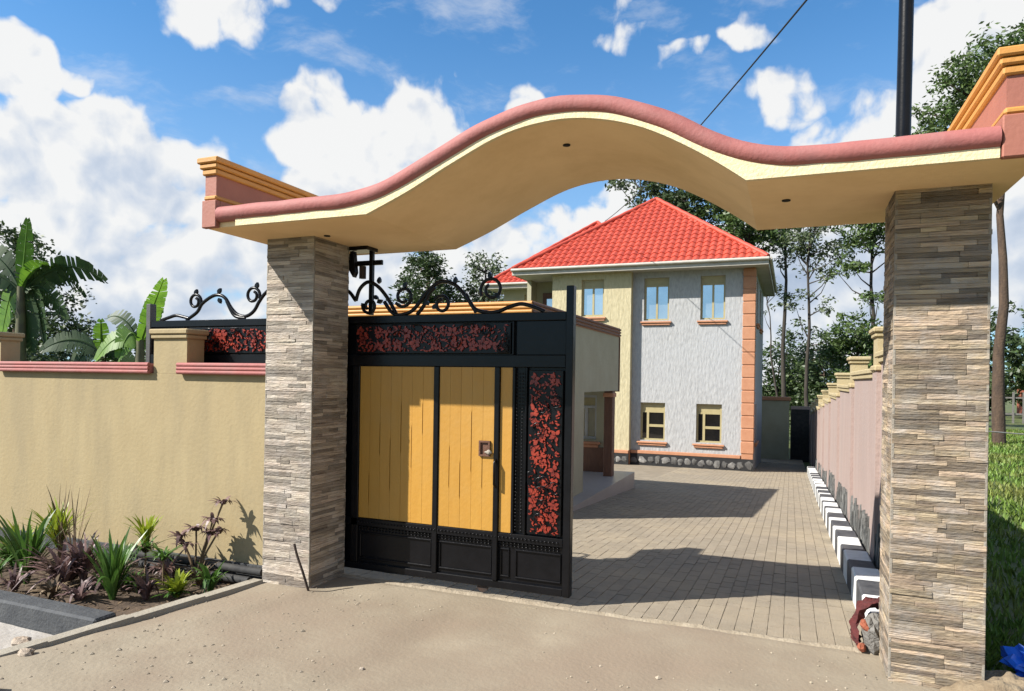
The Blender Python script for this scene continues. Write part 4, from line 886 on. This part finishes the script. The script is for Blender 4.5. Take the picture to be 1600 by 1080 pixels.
# dead leaves and scraps on the bed
n = 900; rs = np.random.default_rng(5); lx = rs.uniform(-3.2, -.55, n); ly = rs.uniform(-.97, .14, n); ok_ = lx < np.array([edge_x(y)-.09 for y in ly]); lx, ly = lx[ok_], ly[ok_]; n = len(lx)
C = np.stack([lx, ly, np.array([-.05+.03*vnoise(a, b, .35, 8)+.015*vnoise(a, b, .1, 9)+.006 for a, b in zip(lx, ly)])], 1); V, F = leaf_cloud(C, .045, .35, -.15, rs); V[:,2] = np.maximum(V[:,2]*.5+np.repeat(C[:,2], 4)*.5, np.repeat(C[:,2], 4))
o = link_mesh('leaf_litter', npmesh('leaf_litter', V, F), m_dry); tag(o, 'dead brown leaves and scraps lying on the bed soil', 'leaf litter', kind='stuff')
# ------------------------------------------------------------------ bed plants
def straps(mb, base, n, hgt, spread, w, rn, droop=.4, z0=0.):
    b = Vector(base)
    for i in range(n):
        a = rn.uniform(0, 6.28); h = hgt*rn.uniform(.55, 1.08); s = spread*rn.uniform(.2, 1)
        d = Vector((math.cos(a), math.sin(a), 0)); p = d.cross(UPV); k = 6; dr = droop*rn.uniform(.3, 1.2)+(.5 if rn.random() < .12 else 0); bend = rn.uniform(-.25,.25)*h; st = b+d*.02*rn.random()+Vector((0,0,z0))
        pts = []
        for j in range(k+1):
            f = j/k; c = st+d*s*f**1.4+p*bend*f*f+Vector((0,0,h*(f-dr*f**3))); ww = w*math.sin(math.pi*(.12+.88*f))**.7*(1 if j < k else 0)+.0005; pts += [c-p*ww, c+p*ww+Vector((0,0,.15*ww))]
        mb.add(pts, [(2*j, 2*j+1, 2*j+3, 2*j+2) for j in range(k)])
def plant(name, label, base, parts, stems=(), cat='plant', group='plants in the flower bed'):
    t = thing(name, label, cat, base, group)
    if stems:
        mb = MB()
        for s in stems: mb.tube(s, [.008]*len(s), 5)
        obj('stem', mb, m_dry, t, smooth=80)
    for nm, mb, m_ in parts: obj(nm, mb, m_, t)
def st(base, seed, mat, n=26, hgt=.5, spread=.25, w=.016, droop=.35, z0=0., nm='leaves'):
    mb = MB(); straps(mb, base, int(n*1.7), hgt*.98, spread*1.0, w*.72, random.Random(seed), droop, z0); return (nm, mb, mat)
zB = -.05
plant('strap_plant', 'green upright sword leaved clump at the far left of the bed', (-2.16,-.66,zB), [st((-2.16,-.66,zB),1,m_iris,30,.62,.26,.022,.12)])
plant('strap_plant', 'green upright sword leaved clump in the middle of the bed', (-1.22,-.66,zB), [st((-1.22,-.66,zB),2,m_iris,36,.50,.24,.020,.10)])
plant('lime_shrub', 'lime yellow feathery shrub behind the leftmost sword leaved clump', (-2.35,-.28,zB), [st((-2.35,-.28,zB),3,m_lime,46,.45,.30,.014,.25,.18), st((-2.3,-.3,zB),4,m_dry,12,.62,.16,.007,.05,.1,'dry_stalks')])
plant('purple_plant', 'dusty purple leafy clump between the two sword leaved clumps', (-1.78,-.62,zB), [st((-1.78,-.62,zB),5,m_purple,56,.42,.34,.022,.45), st((-1.68,-.55,zB),15,m_purple,30,.50,.22,.018,.5,.05,'upper_leaves'), st((-1.85,-.5,zB),6,m_dry,12,.66,.14,.006,.05,.1,'dry_stalks')])
plant('purple_plant', 'low dark purple plant right of the dusty purple clump', (-1.50,-.48,zB), [st((-1.50,-.48,zB),7,m_purple,44,.30,.30,.02,.55)])
plant('dracaena', 'lime tufted dracaena on a short stem by the wall', (-1.50,-.15,zB), [st((-1.50,-.15,zB),8,m_lime,34,.26,.18,.014,.2,.28), st((-1.50,-.15,zB),9,m_iris,20,.18,.24,.016,.6,.20,'lower_leaves'), st((-1.50,-.15,zB),33,m_purple,16,.12,.14,.014,.6,.20,'old_leaves')], [[(-1.50,-.15,zB),(-1.50,-.15,zB+.32)]])
plant('dracaena', 'small green tufted dracaena on a bare stem right of the middle clump', (-1.18,-.26,zB), [st((-1.18,-.26,zB),10,m_iris,30,.14,.18,.013,.5,.20)], [[(-1.18,-.26,zB),(-1.18,-.26,zB+.22)]])
cro = []; stm = []; rn = random.Random(5)
for (dx, dy, h) in ((.0,.0,.40),(.16,-.03,.48),(-.13,.0,.34),(.10,.03,.36),(.23,-.02,.62),(-.05,-.05,.28),(.18,.0,.38)):
    b0 = Vector((-1.12,.0,zB)); tp = b0+RIGHT*dx+Vector((0,dy,h)); stm.append([b0, b0.lerp(tp,.5)+Vector((0,0,.03)), tp]); cro.append(st(tp-Vector((0,0,.02)), rn.randint(0,999), m_purple, 15, .10, .12, .020, 1.0, 0, 'leaf_cluster'))
plant('croton', 'purple leaved branching croton nearest the left pillar', (-1.12,.0,zB), cro, stm)
plant('lime_plant', 'low lime green bushy plant at the diagonal edging', (-.86,-.42,zB), [st((-.86,-.42,zB),12,m_lime,30,.24,.18,.02,.4), st((-.86,-.42,zB),13,m_iris,16,.16,.2,.02,.6,0,'lower_leaves')])
plant('ground_plant', 'broad green leafy plant cut by the left picture edge', (-2.75,-.38,zB), [st((-2.75,-.38,zB),14,m_iris,40,.36,.36,.024,.5), st((-2.7,-.35,zB),16,m_lime,18,.4,.2,.014,.2,.05,'upper_leaves')])
for i, (x, y, m_, lab) in enumerate(((-1.95,-.42,m_purple,'low purple plant behind the leftmost sword leaved clump'), (-1.38,-.80,m_purple,'small purple seedling at the front of the bed'), (-1.02,-.55,m_purple,'small purple plant between the middle clump and the edging'), (-1.62,-.83,m_dry,'withered brown tuft at the charcoal kerb'), (-1.32,-.10,m_purple,'purple tuft in front of the pipes by the wall'), (-.74,-.22,m_iris,'small green seedling beside the edging near the pillar'))):
    plant('bedding_plant', lab, (x, y, zB), [st((x, y, zB), 70+i, m_, 22, .20+.05*(i % 3), .17, .018, .6)])
for i, (x, y, m_, h_, lab) in enumerate(((-2.05,-.82,m_purple,.22,'brownish purple tuft at the kerb below the leftmost sword leaved clump'), (-2.45,-.72,m_iris,.26,'short green tuft at the kerb near the left picture edge'), (-1.72,-.22,m_iris,.34,'narrow leaved green tuft by the wall left of the dracaena'), (-.95,-.12,m_dry,.22,'dry brown tuft between the croton and the edging'), (-1.33,-.42,m_iris,.2,'low green tuft just behind the middle sword leaved clump'))):
    plant('small_tuft', lab, (x, y, zB), [st((x, y, zB), 90+i, m_, 26, h_, .16, .013, .5)])
# black pipes along the wall foot
for i, (x0, x1, y, z, lab) in enumerate(((-2.0,-.50,.07,.05,'black plastic pipe along the wall foot, the upper one'), (-1.7,-.55,-.02,-.0,'black plastic pipe along the wall foot, the lower one'))):
    solo('drain_pipe', MB().tube([(x0,y,z),(x1,y,z)], .032, 12), m_black_matte, lab, 'pipe', ((x0+x1)/2,y,z), smooth=60, group='pipes in the bed')

# ------------------------------------------------------------------ bits at the right pillar
def crumple(c, r, seed, n=14, m=9, k=.35):
    rn = random.Random(seed); mb = MB(); mb.blob(c, r, n, m, 0); out = []
    for p in mb.v:
        q = Vector(p)-Vector(c); f = 1+k*(vnoise(q.x*1.3+seed, q.y*1.3+q.z, .05, seed)+.6*vnoise(q.x, q.z*1.2, .025, seed+1))
        q = q*f; out.append((c[0]+q.x, c[1]+q.y, max(c[2]-r[2]*.7, c[2]+q.z)))
    mb.v = out; return mb
solo('plastic_bag', crumple((4.62,.42,.05), (.16,.14,.09), 3, 20, 14, .45), m_blue, 'crumpled blue plastic bag on the ground right of the tan pillar', 'bag', (4.62,.42,0))
solo('plastic_scrap', crumple((4.63,.05,.03), (.12,.06,.03), 9, 14, 8, .5), m_blue, 'small flat blue plastic scrap nearest the bottom right corner', 'scrap', (4.63,.05,0))
mb = MB(); gx = np.linspace(3.98, 4.66, 41); gy = np.linspace(-.34, .46, 41)
for y in gy:
    for x in gx:
        d = math.hypot((x-4.33)/.30, (y-.03)/.32); k = max(0, 1-d*d)
        mb.v.append((x, y, -.035+.15*k**1.1*(1+.22*vnoise(x,y,.10,3)+.12*vnoise(x,y,.04,5))+(.006*vnoise(x,y,.03,7) if k > 0 else 0)))
mb.f = [(j_*41+i_, j_*41+i_+1, (j_+1)*41+i_+1, (j_+1)*41+i_) for j_ in range(40) for i_ in range(40)]
solo('earth_heap', mb, M('loose_earth', (.40,.31,.20), (.27,.20,.125), scale=14, rough=1, bump=.8, bscale=40, detail=8), 'small heap of loose earth against the foot of the tan pillar', 'earth heap', (4.33,.03,0), smooth=50)
mb = MB(); cl_ = smooth_path([(3.90,.57,.245),(3.83,.55,.255),(3.765,.53,.245),(3.715,.51,.17),(3.70,.49,.08),(3.725,.46,.02)], 4)
for i, p in enumerate(cl_):
    for k in range(9):
        f = k/8-.5; mb.v.append((p.x+.022*math.sin(k*2.1+i*.5)+.006*math.sin(i*1.9+k), p.y+f*(.17+.03*math.sin(i*.9)), p.z+.018*math.sin(k*1.7+i*.35)+.008*math.cos(i*1.3+k*2.3)))
mb.f = [(i*9+k, i*9+k+1, (i+1)*9+k+1, (i+1)*9+k) for i in range(len(cl_)-1) for k in range(8)]
solo('cloth', mb, m_cloth, 'maroon rag draped over the kerb end by the tan pillar', 'cloth', (3.72,.5,0), smooth=80)
for i, (x, y, z, r, m_, lab) in enumerate(((3.755,.43,.15,(.03,.05,.035),m_brick,'broken orange brick bit under the maroon rag'), (3.735,.38,.03,(.025,.03,.03),m_brick,'smaller orange brick bit on the ground under the rag'))):
    solo('brick_fragment', MB().blob((x,y,z), r, 6, 4, .25), m_, lab, 'brick', (x,y,z), group='brick bits by the pillar')
solo('rubble_lump', crumple((3.80,.46,.08), (.06,.09,.14), 5, 12, 8, .3), m_rubble, 'grey lump of broken concrete between the kerb and the tan pillar', 'rubble', (3.8,.46,0))
for i, (x, y, r, lab) in enumerate(((-.62,-1.66,.045,'pale stone at the lower end of the concrete edging'), (-.92,-1.45,.06,'flat pale stone left of the edging end'), (-1.12,-1.36,.07,'rounded tan stone at the left picture edge'), (-.35,-2.02,.07,'half buried pale stone at the bottom left'), (2.05,-1.55,.02,'small white stone on the bare earth before the gate'), (1.15,-1.0,.016,'tiny white pebble left of centre on the earth'))):
    solo('stone', MB().blob((x,y,apron_z(x,y)+r*.25), (r,r*.8,r*.55), 8, 5, .2), m_chalk, lab, 'stone', (x,y,apron_z(x,y)), group='loose stones on the ground')
